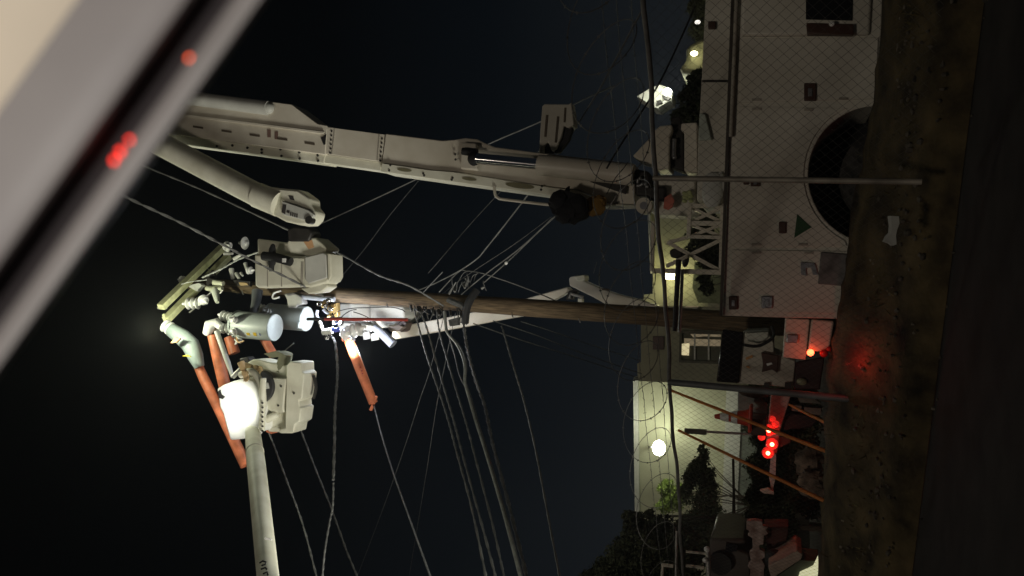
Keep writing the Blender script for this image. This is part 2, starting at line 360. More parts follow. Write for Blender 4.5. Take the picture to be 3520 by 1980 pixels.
# tool boxes on top
plate([(2428, -60), (2412, 270), (2400, 480), (2396, 690), (2496, 690), (2500, 480), (2512, 270), (2524, -60)], YT+.25, 1.4).build('top_box', bodyw, tr, bevel=.012)
MB().beam(P(2414, 279, YT+.235), P(2510, 279, YT+.235), .03, .02).build('box_strap', dark, tr)
plate(rect(2434, 72, 2460, 98), YT+.21, .05).build('marker_light', brown, tr, bevel=.008)
plate([(2404, 388), (2424, 392), (2446, 480), (2402, 482)], YT+.19, .05).build('cone_shroud', mat('pale_canvas', (.50, .55, .48), .7), tr, bevel=.01)
MB().blob(P(2475, 632, YT+.22), .13, .05, .08, .1).build('tarp_fold', fibreg, tr)
MB().blob(P(2450, 655, YT+.20), .22, .06, .12, .08).build('tarp_fold', fibreg, tr)
# rack
b = MB(); yr = YT+.3
def bar(mb, x0, y0, x1, y1, wpx, Y): 
    a, c = P(x0, y0, Y), P(x1, y1, Y); wd = wpx*mpp(a); return mb.beam(a, c, .05, wd, up=(0, 1, 0)) if False else mb.prism(PP(quad(x0, y0, x1, y1, wpx), Y), (0, .05, 0))
def quad(x0, y0, x1, y1, w_):
    dx, dy = x1-x0, y1-y0; L = math.hypot(dx, dy); nx, ny = -dy/L*w_/2, dx/L*w_/2
    return [(x0+nx, y0+ny), (x1+nx, y1+ny), (x1-nx, y1-ny), (x0-nx, y0-ny)]
rk = MB()
for i, a in enumerate(((2372, 700, 2366, 812, 14), (2484, 690, 2478, 940, 16), (2372, 707, 2484, 707, 14), (2370, 766, 2482, 768, 16), (2366, 812, 2480, 816, 12), (2242, 930, 2480, 936, 17), (2244, 760, 2240, 932, 13), (2300, 832, 2364, 815, 12))):
    bar(rk, *a, yr+.004*i)
rk.build('rack_frame', white, tr, bevel=.005)
rk = MB()
for i, a in enumerate(((2380, 716, 2476, 760, 10), (2476, 716, 2380, 760, 10), (2378, 774, 2474, 810, 10), (2474, 774, 2378, 810, 10), (2292, 832, 2470, 928, 13), (2474, 826, 2290, 915, 12))):
    bar(rk, *a, yr+.06+.004*i)
rk.build('rack_brace', white, tr)
plate([(2300, 862), (2320, 850), (2342, 856), (2348, 880), (2330, 890), (2305, 884)], yr+.2, .12).build('rack_roller', dark, tr, bevel=.02)
MB().blob(P(2356, 890, yr+.2), .10, .06, .045).build('rack_roller', dark, tr)
MB().tube([P(2333, 892, yr-.12), P(2319, 1138, yr-.12)], [.032, .026], 12).build('rubber_hose', black, tr)
MB().tube([P(2346, 928, yr-.06), P(2336, 1142, yr-.06)], .02, 10).build('rack_pipe', galv, tr)
# turntable and pedestal
YB = YT+.75
plate([(2245, 452), (2268, 432), (2310, 428), (2310, 452), (2302, 470), (2300, 580), (2250, 582), (2244, 520)], YB, .5).build('pedestal', white, tr, bevel=.02)
plate([(2342, 424), (2396, 420), (2398, 592), (2352, 588), (2352, 455), (2340, 446)], YB, .5).build('pedestal', white, tr, bevel=.015)
plate([(2174, 536), (2230, 476), (2242, 474), (2244, 566), (2200, 552)], YB+.1, .4).build('turret_plate', white, tr, bevel=.02)
plate([(2306, 400), (2340, 400), (2352, 470), (2352, 590), (2296, 570), (2288, 530), (2302, 500)], YB+.12, .3).build('winch', dark, tr, bevel=.02)
b = MB(); b.tube([P(2318, 478, YB+.06), P(2316, 540, YB+.06)], .03, 10); b.blob(P(2318, 541, YB+.05), .03, .03, .03); b.build('winch_hook', steel, tr)
plate([(2250, 600), (2330, 606), (2392, 612), (2392, 735), (2340, 742), (2240, 736), (2242, 640)], YB+.1, .5).build('turntable', bodyw, tr, bevel=.03)
b = MB(); c = P(2214, 708, YB-.05); r = 28*mpp(c)
b.lathe(c, [(r*.5, -.03), (r, -.03), (r, .10), (r*.5, .10)], 28, (0, 1, 0)).build('pivot_ring', white, tr)
MB().lathe(c, [(r*.05, -.04), (r*.48, -.04), (r*.48, .02)], 20, (0, 1, 0)).build('pivot_pin', steel, tr)
plate([(2180, 580), (2230, 588), (2240, 640), (2290, 640), (2288, 690), (2240, 690), (2228, 676), (2184, 672)], YB-.02, .3).build('boom_motor', dark, tr, bevel=.03)
b = MB()
for i in range(9): b.blob(P(2192+random.uniform(0, 34), 612+random.uniform(0, 34), YB-.06), .022, .02, .022)
b.build('hydraulic_fitting', steel, tr)
plate([(2284, 680), (2306, 664), (2318, 690), (2312, 712), (2296, 722), (2280, 716)], YB-.06, .03).build('warning_flag', mat('salmon_cloth', (.55, .17, .12), .8), tr, bevel=.006)
b = MB()
for i in range(16): b.blob(P(2366+random.uniform(-14, 14), 678+random.uniform(-20, 20), YB-.05), .024, .02, .03)
b.build('rope_bundle', mat('pale_rope', (.42, .46, .22), .7), tr)
# lower boom
YL = YB+.10; DB = .42
lb = plate([(300, 262), (560, 300), (940, 350), (1003, 358), (1092, 425), (1124, 431), (1118, 532), (820, 492), (520, 452), (300, 424)], YL, DB).build('lower_boom', white, tr, bevel=.012)
plate([(600, 387), (1112, 452), (1112, 460), (600, 395)], YL-.03, .028).build('boom_rib', white, lb, bevel=.004)
plate([(300, 424), (520, 452), (820, 492), (1118, 532), (1112, 561), (820, 521), (520, 482), (300, 454)], YL+.05, DB-.05).build('bottom_plate', fibre, lb, bevel=.006)
b = MB(); b.tube([P(420, 307, YL-.01), P(924, 372, YL-.01)], 24*mpp(P(700, 340, YL)), 18); b.blob(P(924, 372, YL-.01), .09, .09, .09); b.build('compensation_tube', fibreg, lb)
each('slot', mat('slot_brown', (.11, .085, .06), .8), lb, [flat([(x-17, y-6), (x+17, y-1), (x+17, y+6), (x-17, y+1)], YL-.008) for (x, y) in ((680, 437), (778, 451), (875, 465), (970, 478), (1064, 493))])
each('label_plate', mat('faded_decal', (.2, .12, .1), .7), lb, [flat(rect(919, 445, 930, 472), YL-.008), flat(rect(944, 452, 955, 478), YL-.008)])
each('bolt', dark, lb, [dot(x, y, YL+.04, .02) for (x, y) in ((745, 503), (798, 500), (850, 508), (899, 514), (899, 525), (964, 513), (967, 536), (1028, 524), (1030, 545), (1092, 534), (1093, 553))])
plate([(1102, 474), (1120, 461), (1117, 496), (1112, 498)], YL-.01, .02).build('notch_cover', black, lb)
mid = plate([(1124, 436), (1322, 462), (1312, 556), (1118, 528)], YL+.012, DB-.03).build('boom_insert', white, tr, bevel=.006)
plate([(1118, 530), (1312, 558), (1306, 586), (1113, 558)], YL+.06, DB-.08).build('bottom_plate', fibre, mid)
each('bolt', dark, mid, [dot(x-a*i/5, y+75*i/5, YL+.01, .016) for i in range(6) for (x, y, a) in ((1140, 451, 5), (1313, 477, 6))])
plate(quad(1150, 440, 1140, 530, 3), YL+.006, .01).build('seam', trimg, mid); plate(quad(1303, 462, 1296, 552, 3), YL+.006, .01).build('seam', trimg, mid)
bb = plate([(1325, 459), (1520, 483), (1560, 480), (1600, 474), (1640, 478), (1672, 494), (1700, 505), (1850, 525), (2178, 562), (2182, 620), (2182, 702), (2100, 700), (1990, 652), (1880, 640), (1540, 600), (1480, 585), (1312, 562)], YL, DB).build('boom_base', white, tr, bevel=.012)
plate([(1312, 560), (1480, 584), (1560, 590), (1870, 640), (1985, 655), (2090, 700), (2178, 704), (2080, 708), (1990, 700), (1870, 668), (1548, 624), (1308, 590)], YL-.04, DB+.02).build('bottom_plate', fibre, bb, bevel=.01)
for (x, y, a, c) in ((1390, 584, 25, 6), (1613, 615, 25, 6), (1787, 638, 50, 10)):
    ns = 16; sl = .115; b = MB()
    b.prism([P(x+a*math.cos(6.283*k/ns)-0*c, y+c*math.sin(6.283*k/ns)+sl*a*math.cos(6.283*k/ns), YL-.046) for k in range(ns)], (0, .004, 0))
    b.build('access_hole', mat('hole_olive', (.17, .155, .09), .8), bb)
each('bolt', dark, bb, [dot(x, y, YL-.04, .017) for (x, y) in ((1342, 568), (1338, 586), (1455, 596), (1458, 603), (1565, 530), (1566, 548), (1556, 612), (1553, 618), (1863, 640), (1860, 652), (2118, 697))])
plate([(1584, 488), (1638, 492), (1640, 585), (1582, 580)], YL-.09, .09).build('cylinder_bracket', white, bb, bevel=.02)
b = MB(); b.tube([P(1590, 520, YL-.12), P(1640, 526, YL-.12)], .05, 14); b.blob(P(1630, 545, YL-.14), .10, .08, .09); b.build('rod_eye', black, bb)
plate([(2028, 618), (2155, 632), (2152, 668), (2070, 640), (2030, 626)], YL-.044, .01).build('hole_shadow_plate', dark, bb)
MB().tube([P(1640, 545, YL-.15), P(1865, 566, YL-.15)], 19*mpp(P(1750, 550, YL)), 18).build('cylinder_rod', chrome, tr)
MB().tube([P(1852, 567, YL-.15), P(2178, 602, YL-.15)], 36*mpp(P(2000, 580, YL)), 24).build('lift_cylinder', white, tr)
b = MB(); tubepx(b, [(1700, 640, YL-.05), (1702, 668, YL-.05), (1712, 680, YL-.05), (1735, 686, YL-.05), (1890, 704, YL-.05), (2000, 712, YL-.05)], 5, 10, 4); b.build('grab_handle', white, tr)
# upright boom rest on the far side
br = plate([(1863, 365), (1870, 357), (1955, 358), (1963, 351), (1969, 385), (1973, 430), (1955, 440), (1938, 432), (1930, 470), (1912, 512), (1896, 520), (1884, 488), (1870, 500), (1868, 530), (1852, 528), (1857, 440)], YL+.45, .22).build('boom_rest', bodyw, tr, bevel=.015)
each('slot', MATS['slot_brown'], br, [flat(quad(*q), YL+.44, .01) for q in ((1880, 395, 1874, 470, 7), (1918, 400, 1910, 490, 7), (1943, 370, 1940, 420, 6))])
each('rest_pad', black, br, [flat([(1938, 440), (1968, 440), (1955, 480), (1920, 525), (1905, 525)], YL+.5, .1), flat([(1868, 495), (1895, 490), (1900, 528), (1866, 528)], YL+.5, .1)])
# upper boom and its tip
YU = YL-.25
ub = MB(); ub.tube([P(400, 415, YU), P(905, 682, YU)], [42*mpp(P(700, 550, YU)), 40*mpp(P(700, 550, YU))], 24); ub = ub.build('upper_boom', fibre, tr)
MB().tube([P(885, 671, YU), P(960, 702, YU)], 44*mpp(P(900, 650, YU)), 24).build('tip_collar', fibre, tr)
tp = plate([(895, 645), (910, 640), (960, 646), (1025, 652), (1066, 682), (1068, 708), (1085, 730), (1078, 755), (1060, 772), (1030, 774), (980, 762), (930, 735), (925, 700)], YU-.06, .28).build('boom_tip', fibre, tr, bevel=.03)
plate([(968, 690), (1012, 704), (1062, 722), (1080, 738), (1066, 760), (1040, 756), (970, 738)], YU-.10, .06).build('tip_cover', fibreg, tp, bevel=.012)
b = MB(); b.prism(PP([(991, 672), (1008, 674), (1012, 690), (997, 686)], YU-.065), (0, .004, 0))
b.prism(PP([(972, 702), (984, 704), (980, 736), (967, 730)], YU-.104), (0, .004, 0)); b.prism(PP([(986, 722), (996, 724), (994, 734), (984, 730)], YU-.104), (0, .004, 0))
for i in range(4): b.prism(PP([(998+7*i, 728+2*i), (1002+7*i, 729+2*i), (1001+7*i, 742+2*i), (997+7*i, 741+2*i)], YU-.104), (0, .004, 0))
b.build('caution_label', mat('dark_decal', (.035, .03, .03), .6), tp)
MB().lathe(P(1060, 756, YU-.12), [(.02, 0), (.055, 0), (.055, .1)], 16, (0, 1, 0)).build('tip_pin', dark, tp)
YK = 11.3
plate([(985, 790), (1010, 778), (1060, 782), (1072, 800), (1060, 830), (990, 830)], YK-.05, .3).build('bucket_mount', dark, tr, bevel=.03)
# bucket 1
def sxp(pts, x0, k): return [(x0+(x-x0)*k, y) for x, y in pts]
bk = plate([(884, 820), (985, 834), (1000, 815), (1085, 817), (1125, 852), (1122, 862), (1078, 880), (885, 874)], YK, .4).build('bucket', fibre, tr, bevel=.03)
plate(sxp([(873, 872), (1080, 882), (1138, 866), (1155, 872), (1163, 890), (1164, 945), (1160, 968), (1150, 975), (1090, 990), (1050, 985), (890, 990), (876, 985)], 873, .90), YK-.06, .36).build('bucket_shell', fibre, bk, bevel=.04)
plate(sxp([(1066, 884), (1136, 868), (1148, 876), (1152, 955), (1080, 976), (1068, 960)], 873, .90), YK-.085, .03).build('bucket_panel', fibreg, bk, bevel=.02)
plate(sxp([(1050, 992), (1150, 972), (1156, 985), (1128, 1004), (1080, 1010)], 873, .90), YK-.04, .3).build('bucket_foot', fibre, bk, bevel=.02)
plate(sxp([(1152, 870), (1166, 872), (1168, 950), (1156, 970)], 873, .90), YK-.10, .38).build('bucket_lip', fibre, bk, bevel=.015)
plate([(1040, 826), (1072, 826), (1078, 850), (1060, 856)], YK-.014, .012).build('reflector_patch', mat('peach_patch', (.70, .40, .20), .5), bk)
b = MB(); b.blob(P(935, 886, YK-.13), .24, .05, .07, .12, R=Matrix.Rotation(rad(0), 3, 'Y')); b.tube([P(905, 880, YK-.14), P(948, 885, YK-.14), P(1000, 900, YK-.14)], .075, 12); b.build('control_lever_cover', black, bk)
plate(rect(970, 888, 982, 902), YK-.225, .02).build('control_tag', porcel, bk)
each('mould_line', trimg, bk, [flat(quad(*q), YK-.066, .008) for q in ((920, 900, 920, 985, 3), (968, 905, 968, 985, 3), (1040, 900, 1036, 985, 8))])
# rear of the truck
plate([(2700, 1094), (2784, 1098), (2770, 1238), (2690, 1230)], YT+.25, .5).build('rear_box', bodyw, tr, bevel=.012)
plate([(2790, 1098), (2868, 1104), (2850, 1212), (2778, 1206)], YT+.12, .4).build('rear_bumper', bodyw, tr, bevel=.02)
o = plate([(2706, 1150), (2744, 1152), (2742, 1180), (2704, 1178)], YT+.21, .04).build('latch', steel, tr, bevel=.008)
tl = MB(); tl.blob(P(2786, 1212, YT+.08), .038, .03, .038); tl.build('tail_lamp', mat('tail_glow', (.6, .05, .02), .3, emit=((1, .09, .03), 9)), tr)
each('side_reflector', mat('red_reflector', (.45, .02, .015), .25), tr, [dot(2832, 1215, YT+.08, .045), dot(2850, 1200, YT+.08, .03)])
lamp('POINT', 'tail_and_bank_light', P(2790, 1222, YT-.06), .55, (1, .07, .03), shadow_soft_size=.04)
lamp('POINT', 'tail_and_bank_light', P(2915, 1245, YT-.8), 1.4, (1, .03, .02), shadow_soft_size=.04)  # unseen lamp added close to the dirt bank to redden it

# things on the boom
b = MB(); b.prism(PP([(1883, 700), (1900, 662), (1926, 650), (1950, 656), (1985, 668), (2018, 688), (2020, 722), (2002, 746), (1972, 756), (1958, 768), (1922, 756), (1898, 734)], YL-.34), (0, .26, 0))
for x, y in ((1920, 690), (1960, 720), (1985, 705), (1940, 735)): b.blob(P(x, y, YL-.33), .13, .07, .12, .15)
b.tube([P(1948, 668, YL-.2), P(1952, 648, YL-.2), P(1958, 640, YL-.2)], [.05, .025, .01], 8)
tag(b.build('tool_bag', mat('black_bag', (.008, .008, .010), .85, bump=.6, bscale=14), bevel=.06), 'black cloth tool bag hanging from the lower boom of the near truck', 'bag')
b = MB(); b.blob(P(2046, 708, YL-.2), .13, .06, .13, .16); b.blob(P(2062, 690, YL-.2), .07, .05, .08, .2); b.blob(P(2030, 700, YL-.2), .06, .05, .11, .2)
tag(b.build('work_rag', mat('ochre_cloth', (.22, .125, .03), .9, bump=.6, bscale=22)), 'crumpled ochre rag hanging beside the black tool bag', 'rag')
# ------------------------------------------------------------------ utility pole and what hangs on it
YP = 14.0
pole = thing('utility_pole', 'tall wooden utility pole with a double crossarm at its top', 'utility pole', P(2950, 1133, YP))
cl = [(640, 972, 20), (800, 984, 21), (1100, 1010, 25), (1500, 1036, 28), (2200, 1084, 33), (2700, 1118, 38), (2960, 1136, 41)]
pts = []; rs = []
for i in range(len(cl)-1):
    for k in range(8):
        t = k/8; q = [cl[i][j]+(cl[i+1][j]-cl[i][j])*t for j in range(3)]; p = P(q[0], q[1], YP); pts.append(p); rs.append(q[2]*mpp(p)*random.uniform(.985, 1.015))
pts.append(P(2960, 1136, YP)); rs.append(.2)
MB().tube(pts, rs, 18).build('pole_shaft', wood, pole)
ZA = P(690, 976, YP).z
def arm(x0, y0, x1, y1, z, wd, ht): return MB().beam(PZ(x0, y0, z), PZ(x1, y1, z), wd, ht)
a1 = arm(570, 1100, 785, 882, ZA-.02, .125, .15).build('crossarm', armwood, pole, bevel=.006)
a2 = arm(553, 1056, 768, 848, ZA+.02, .125, .15).build('crossarm', armwood, pole, bevel=.006)
plate([(676, 1002), (694, 980), (684, 972), (650, 980), (648, 986)], YP-.30, .12).build('crossarm_gain', mat('pale_bracket', (.7, .7, .66), .4), pole, bevel=.008)
each('arm_brace', galv, pole, [MB().beam(P(650, 1075, YP-.6), P(740, 1000, YP-.35), .03, .012), MB().beam(P(706, 907, YP+.3), P(738, 968, YP-.1), .03, .012)])
b = MB(); tubepx(b, [(543, 1058, YP-.9), (572, 1058, YP-.9)], 5, 8); b.build('arm_bolt', galv, pole)
MB().beam(P(563, 1080, YP-1), P(570, 1102, YP-1), .05, .05).build('arm_spacer', armwood, pole)
def insulator(c, ax, s, par, n=3, nm='insulator', m=None):
    prof = [(.018*s, -.02*s)]
    for i in range(n): h = .05*s*i; prof += [(.03*s, h), (.062*s, h+.012*s), (.056*s, h+.024*s), (.03*s, h+.034*s)]
    prof += [(.02*s, .05*s*n), (.012*s, .05*s*n+.03*s)]
    return MB().lathe(c, prof, 16, ax).build(nm, m or porcel, par)
insulator(P(634, 962, YP-.2), (0, 0, 1), 1.3, pole, 2)
insulator(P(685, 1042, YP-.7), (-.1, -.2, 1), 2.0, pole, 3); insulator(P(694, 1026, YP-.7), (-.3, -.2, -.6), 1.6, pole, 2)
insulator(P(566, 1118, YP-1), (-.35, 0, -.85), 2.2, pole, 2)
each('cutout_bracket', dark, pole, [plate([(706, 955), (738, 960), (742, 982), (712, 986)], YP-.42, .12), plate([(705, 955), (728, 928), (740, 952), (735, 962)], YP-.3, .06)])
each('fuse_cutout', mat('cutout_porcelain', (.55, .56, .42), .3), pole, [MB().tube([P(710, 990, YP-.5), P(735, 996, YP-.5), P(765, 992, YP-.5)], [.05, .075, .045], 12), MB().tube([P(735, 970, YP-.46), P(768, 975, YP-.46)], [.06, .05], 12)])
o = MB().tube([P(738, 998, YP-.55), P(744, 1022, YP-.6), P(747, 1040, YP-.65)], [.075, .062, .04], 14).build('fuse_tube', mat('fuse_tube_grey', (.56, .58, .50), .4), pole)
MB().tube([P(757, 1008, YP-.6), P(766, 996, YP-.6)], .02, 8).build('fuse_link', galv, o)
# hardware right of the pole under the far ends of the arms
hw = [(782, 862, 784, 838, 10), (772, 872, 800, 872, 6), (805, 890, 828, 876, 7), (843, 905, 852, 935, 7), (795, 925, 800, 958, 9), (812, 940, 822, 958, 7), (828, 938, 834, 948, 5)]
for (x0, y0, x1, y1, wd) in hw:
    p = P(x0, y0, YP-.15); MB().tube([p, P(x1, y1, YP-.2)], [wd*mpp(p), wd*.7*mpp(p)], 10).build('line_hardware', fibreg, pole)
insulator(P(790, 850, YP-.1), (.3, 0, 1), 1.6, pole, 2); insulator(P(851, 930, YP-.2), (.1, 0, -1), 1.3, pole, 2); insulator(P(846, 836, YP+.2), (0, 0, 1), 2.2, pole, 1, m=fibreg)
plate([(800, 962), (860, 968), (858, 985), (815, 982)], YP-.26, .08).build('pole_band', dark, pole)
plate([(820, 970), (848, 972), (854, 980), (824, 982)], YP-.29, .05).build('hand_line_clip', tan, pole, bevel=.01)
each('pole_step', galv, pole, [MB().tube([P(x, y, YP-.15), P(x+4, y+12, YP-.2)], .012, 6) for x, y in ((832, 1000), (1330, 1045), (1760, 1080), (1990, 1096), (1100, 1028), (1480, 1060))])
b = MB(); b.tube(smoothpts([P(1640, 996, YP-.3), P(1618, 1028, YP-.36), P(1604, 1062, YP-.36), P(1598, 1110, YP-.3)], 5), [.075]*16, 8)
b.build('cable_strap', black, pole)
MB().tube([P(1540, 1030, YP-.3), P(1585, 1050, YP-.34), P(1600, 1064, YP-.34)], .055, 8).build('riser_clamp', cable, pole)
each('cable_clamp', cablel, pole, [MB().tube([P(x, y, YP-.16), P(x+dx, y+18, YP-.3)], [.03, .02], 8) for x, y, dx in ((1412, 1052, 4), (1440, 1056, 6), (1488, 1064, 2), (1507, 1066, 2), (1548, 1070, 2), (1583, 1072, 2), (1560, 985, 3), (1590, 972, 8))])
plate([(1540, 1100), (1575, 1090), (1572, 1118), (1545, 1122)], YP-.3, .15).build('terminal_box', cable, pole, bevel=.01)
# short loose leads around the splice
for i, q in enumerate((((1543, 1012), (1555, 990), (1568, 970)), ((1600, 985), (1606, 970), (1600, 956)), ((1604, 975), (1612, 962)), ((1655, 992), (1666, 986)), ((1620, 1010), (1626, 1003)))):
    MB().tube([P(x, y, YP-.25) for x, y in q], [.03]+[.016]*(len(q)-1), 6).build('loose_lead', cablel, pole)
random.seed(21)
for i in range(9):
    x = random.uniform(1545, 1690); y = random.uniform(945, 1000)+(x-1545)*.05; a = random.uniform(-2.4, -.7); L = random.uniform(14, 46)
    MB().tube(smoothpts([P(x, y+14, YP-.2), P(x+math.cos(a)*L*.5, y+math.sin(a)*L*.4, YP-.3), P(x+math.cos(a+.3)*L, y+math.sin(a+.2)*L, YP-.3)], 3), .009, 5).build('loose_lead', cable, pole)
for i in range(12):
    x = random.uniform(1420, 1620); y = 1052+(x-1420)*.05; L = random.uniform(20, 60)
    MB().tube(smoothpts([P(x, y, YP-.2), P(x+random.uniform(-6, 10), y+L*.5, YP-.3), P(x+random.uniform(-14, 22), y+L, YP-.3)], 3), .012, 5).build('loose_lead', cable, pole)
# transformers
def transformer(x0, y0, xt, yt, rpx, Y, label, deco):
    c = P(x0, y0, Y); r = rpx*mpp(c); top = P(xt, yt, Y); h = top.z-c.z
    t = thing('pole_transformer', label, 'transformer', c, 'transformers on the pole')
    MB().lathe(c, [(r*.96, 0), (r, .015), (r, h*.93), (r*.97, h*.95)], 40).build('tank', tank, t, sharp=30)
    MB().lathe(c, [(r*1.04, h*.95), (r*1.05, h*.97), (r*.9, h*1.03), (r*.3, h*1.07)], 40).build('lid', tank, t)
    MB().box(c+Vector((r*.35, r*.98, h*.5)), .10, .16, h*.55).build('mounting_bracket', galv, t)
    for k in range(3):
        a = rad(200+45*k); q = c+Vector((math.cos(a)*r*1.0, math.sin(a)*r*1.0, h*.80)); insulator(q, (math.cos(a), math.sin(a), .45), 1.25, t, 2, 'bushing')
    insulator(c+Vector((-r*.3, -r*.2, h*1.05)), (-.1, -.1, 1), 1.7, t, 4, 'bushing'); insulator(c+Vector((r*.4, 0, h*1.05)), (.15, 0, 1), 1.7, t, 4, 'bushing')
    deco(t, c, r, h); return t
def deco1(t, c, r, h):
    for (a, z, wd, hh, m) in ((235, .50, .07, .06, 'y'), (237, .33, .07, .075, 'y'), (238, .20, .02, .05, 'b')):
        q = c+Vector((math.cos(rad(a))*(r+.002), math.sin(rad(a))*(r+.002), h*z)); R = Matrix.Rotation(rad(a+90), 3, 'Z')
        MB().box(q, hh, .006, wd, R).build('warning_label', mat('yellow_label', (.62, .42, .03), .5) if m == 'y' else mat('blue_label', (.08, .10, .35), .5), t)
    MB().tube(smoothpts([c+Vector((-r*.9, -r*.5, h*.86)), c+Vector((-r*1.25, -r*.75, h*.75)), c+Vector((-r*1.1, -r*.8, h*.6))], 5), .016, 6).build('ground_lead', mat('peach_lead', (.6, .36, .16), .5), t)
def deco2(t, c, r, h):
    MB().box(c+Vector((-r*.5, -r*.9, h*.04)), .12, .1, .05).build('drain_valve', tank, t, bevel=.006)
transformer(947, 1126, 812, 1112, 47, 13.15, 'grey pole transformer with yellow stickers, nearer of the pair and hung lower left', deco1)
transformer(1056, 1096, 925, 1082, 43, 13.75, 'grey pole transformer with its round bottom lit white, beside the pole', deco2)
plate([(975, 1010), (1010, 1005), (1035, 1020), (1042, 1045), (1022, 1050), (1012, 1068), (990, 1066), (985, 1030)], 13.6, .18).build('transformer_hanger', galv, pole, bevel=.02)
MB().tube([P(1032, 1020, 13.7), P(1150, 1030, 13.75)], .05, 10).build('ground_conduit', mat('conduit_grey', (.4, .42, .46), .4), pole)
b = MB(); tubepx(b, [(965, 1000, 13.4), (942, 1008, 13.4), (938, 1026, 13.4), (960, 1022, 13.4)], 3, 8, 3); b.build('cable_hook', porcel, pole)
MB().tube([P(885, 1000, 13.6), P(880, 1040, 13.5), P(868, 1085, 13.3), P(862, 1106, 13.2)], [.11, .09, .07, .05], 12).build('cable_boot', mat('dark_boot', (.11, .115, .12), .7), pole)

# ------------------------------------------------------------------ orange and grey rubber covers over the live lines
def cover(pts, rpx, Y, label, m=orange, name='line_cover', n=14):
    q = [P(x, y, Y+dz) for x, y, dz in pts]; r = [k*mpp(p) for k, p in zip(rpx, q)]
    t = MB().tube(q, r, n); o = t.build(name, m); tag(o, label, 'line cover', 'rubber covers on the live lines'); return o
cover([(575, 1117, 0), (592, 1136, 0), (628, 1160, 0), (655, 1185, 0), (672, 1225, 0), (686, 1262, .02)], [12, 24, 29, 30, 26, 17], 13.0, 'bulky grey rubber insulator hood at the left end of the crossarm', rubber, 'insulator_hood')
cover([(678, 1250, .01), (700, 1300, 0), (760, 1420, -.1), (845, 1600, -.2)], [15, 17, 18, 19], 13.03, 'long orange line cover running down behind the white boom tip')
c2 = cover([(734, 1152, 0), (748, 1215, 0), (766, 1300, 0), (785, 1380, 0)], [20, 21, 20, 20], 13.0, 'orange line cover hanging from a white hood left of the transformers')
cover([(712, 1146, .0), (722, 1118, -.05), (744, 1110, 0), (762, 1124, 0)], [15, 21, 17, 12], 12.95, 'white rubber hood capping an orange line cover beside the transformers', porcel, 'insulator_hood')
cover([(788, 1158, .4), (806, 1215, .4)], [18, 19], 13.3, 'short dark red line cover in shade behind the grey stick')
cover([(905, 1160, .3), (940, 1222, .3)], [15, 16], 13.3, 'short orange line cover under the nearer transformer')
o5 = cover([(1198, 1166, 0), (1242, 1280, 0), (1284, 1386, 0)], [17, 17, 16], 13.6, 'straight orange line cover lit glowing yellow at its upper end, right of the buckets')
c = P(1284, 1386, 13.6)
MB().box(c, .30, .06, .05, Matrix.Rotation(rad(20), 3, 'Y')).build('end_flange', orange, o5, bevel=.01)
MB().lathe(P(1198, 1166, 13.6), [(.10, -.01), (.125, 0), (.125, .05), (.10, .06)], 18, (P(1198, 1166, 13.6)-P(1284, 1386, 13.6))).build('end_ring', orange, o5)
each('end_dot', mat('red_dot', (.3, .02, .015), .5), o5, [dot(x, y, 13.48, .016) for x, y in ((1240, 1262), (1244, 1274), (1246, 1284), (1238, 1262))])
o = MB().tube([P(744, 1138, 12.9), P(783, 1245, 12.9), P(800, 1296, 12.9)], [.05, .05, .035], 10).build('hot_stick', fibreg); tag(o, 'grey fibreglass stick hanging beside the orange line cover', 'stick')
for (x0, y0, x1, y1, m, l, Y) in ((584, 1180, 618, 1164, MATS['peach_patch'], 'orange clip on the grey insulator hood', 12.6), (624, 1224, 654, 1228, mat('yellow_clip', (.7, .6, .05), .5), 'yellow clip on the grey insulator hood', 12.6)):
    o = plate([(x0, y0), ((x0+x1)/2, min(y0, y1)-4), (x1, y1), ((x0+x1)/2+4, max(y0, y1)-2)], Y, .06).build('hood_clip', m, bevel=.008); tag(o, l, 'clip')
# ------------------------------------------------------------------ second aerial lift: bucket left of the pole, boom from the left
Y2 = 12.5
t2 = thing('aerial_lift', 'white aerial boom from the left carrying a bucket under the transformers', 'aerial lift', P(900, 1500, Y2))
p0, p1 = P(868, 1478, Y2-.2), P(921, 1980, 8.0); d = (p1-p0); p2 = p1+d*.55
bm = MB().tube([p0, p0+d*.3, p1, p2], [25*mpp(p0), .145, .125, .12], 28).build('boom', fibre, t2)
q0 = p0+d*.215; MB().tube([q0, q0+d*.006], .150, 28).build('boom_band', trimg, bm)
q0 = p0+d*.80; 
pq = P(938, 1845, 8.1); MB().box(pq+Vector((0, -.09, 0)), .02, .01, .09).build('reflector', porcel, bm)
# dark illegible stencil strokes on the boom
for i, sc_ in enumerate(([(893, 1935), (903, 1928), (914, 1932), (912, 1940), (900, 1944)], [(898, 1956), (912, 1951), (918, 1958)], [(905, 1972), (918, 1966), (921, 1978)])):
    MB().tube([P(x, y, 7.9-.13) for x, y in sc_], .010, 6).build('stencil_mark', black, bm)
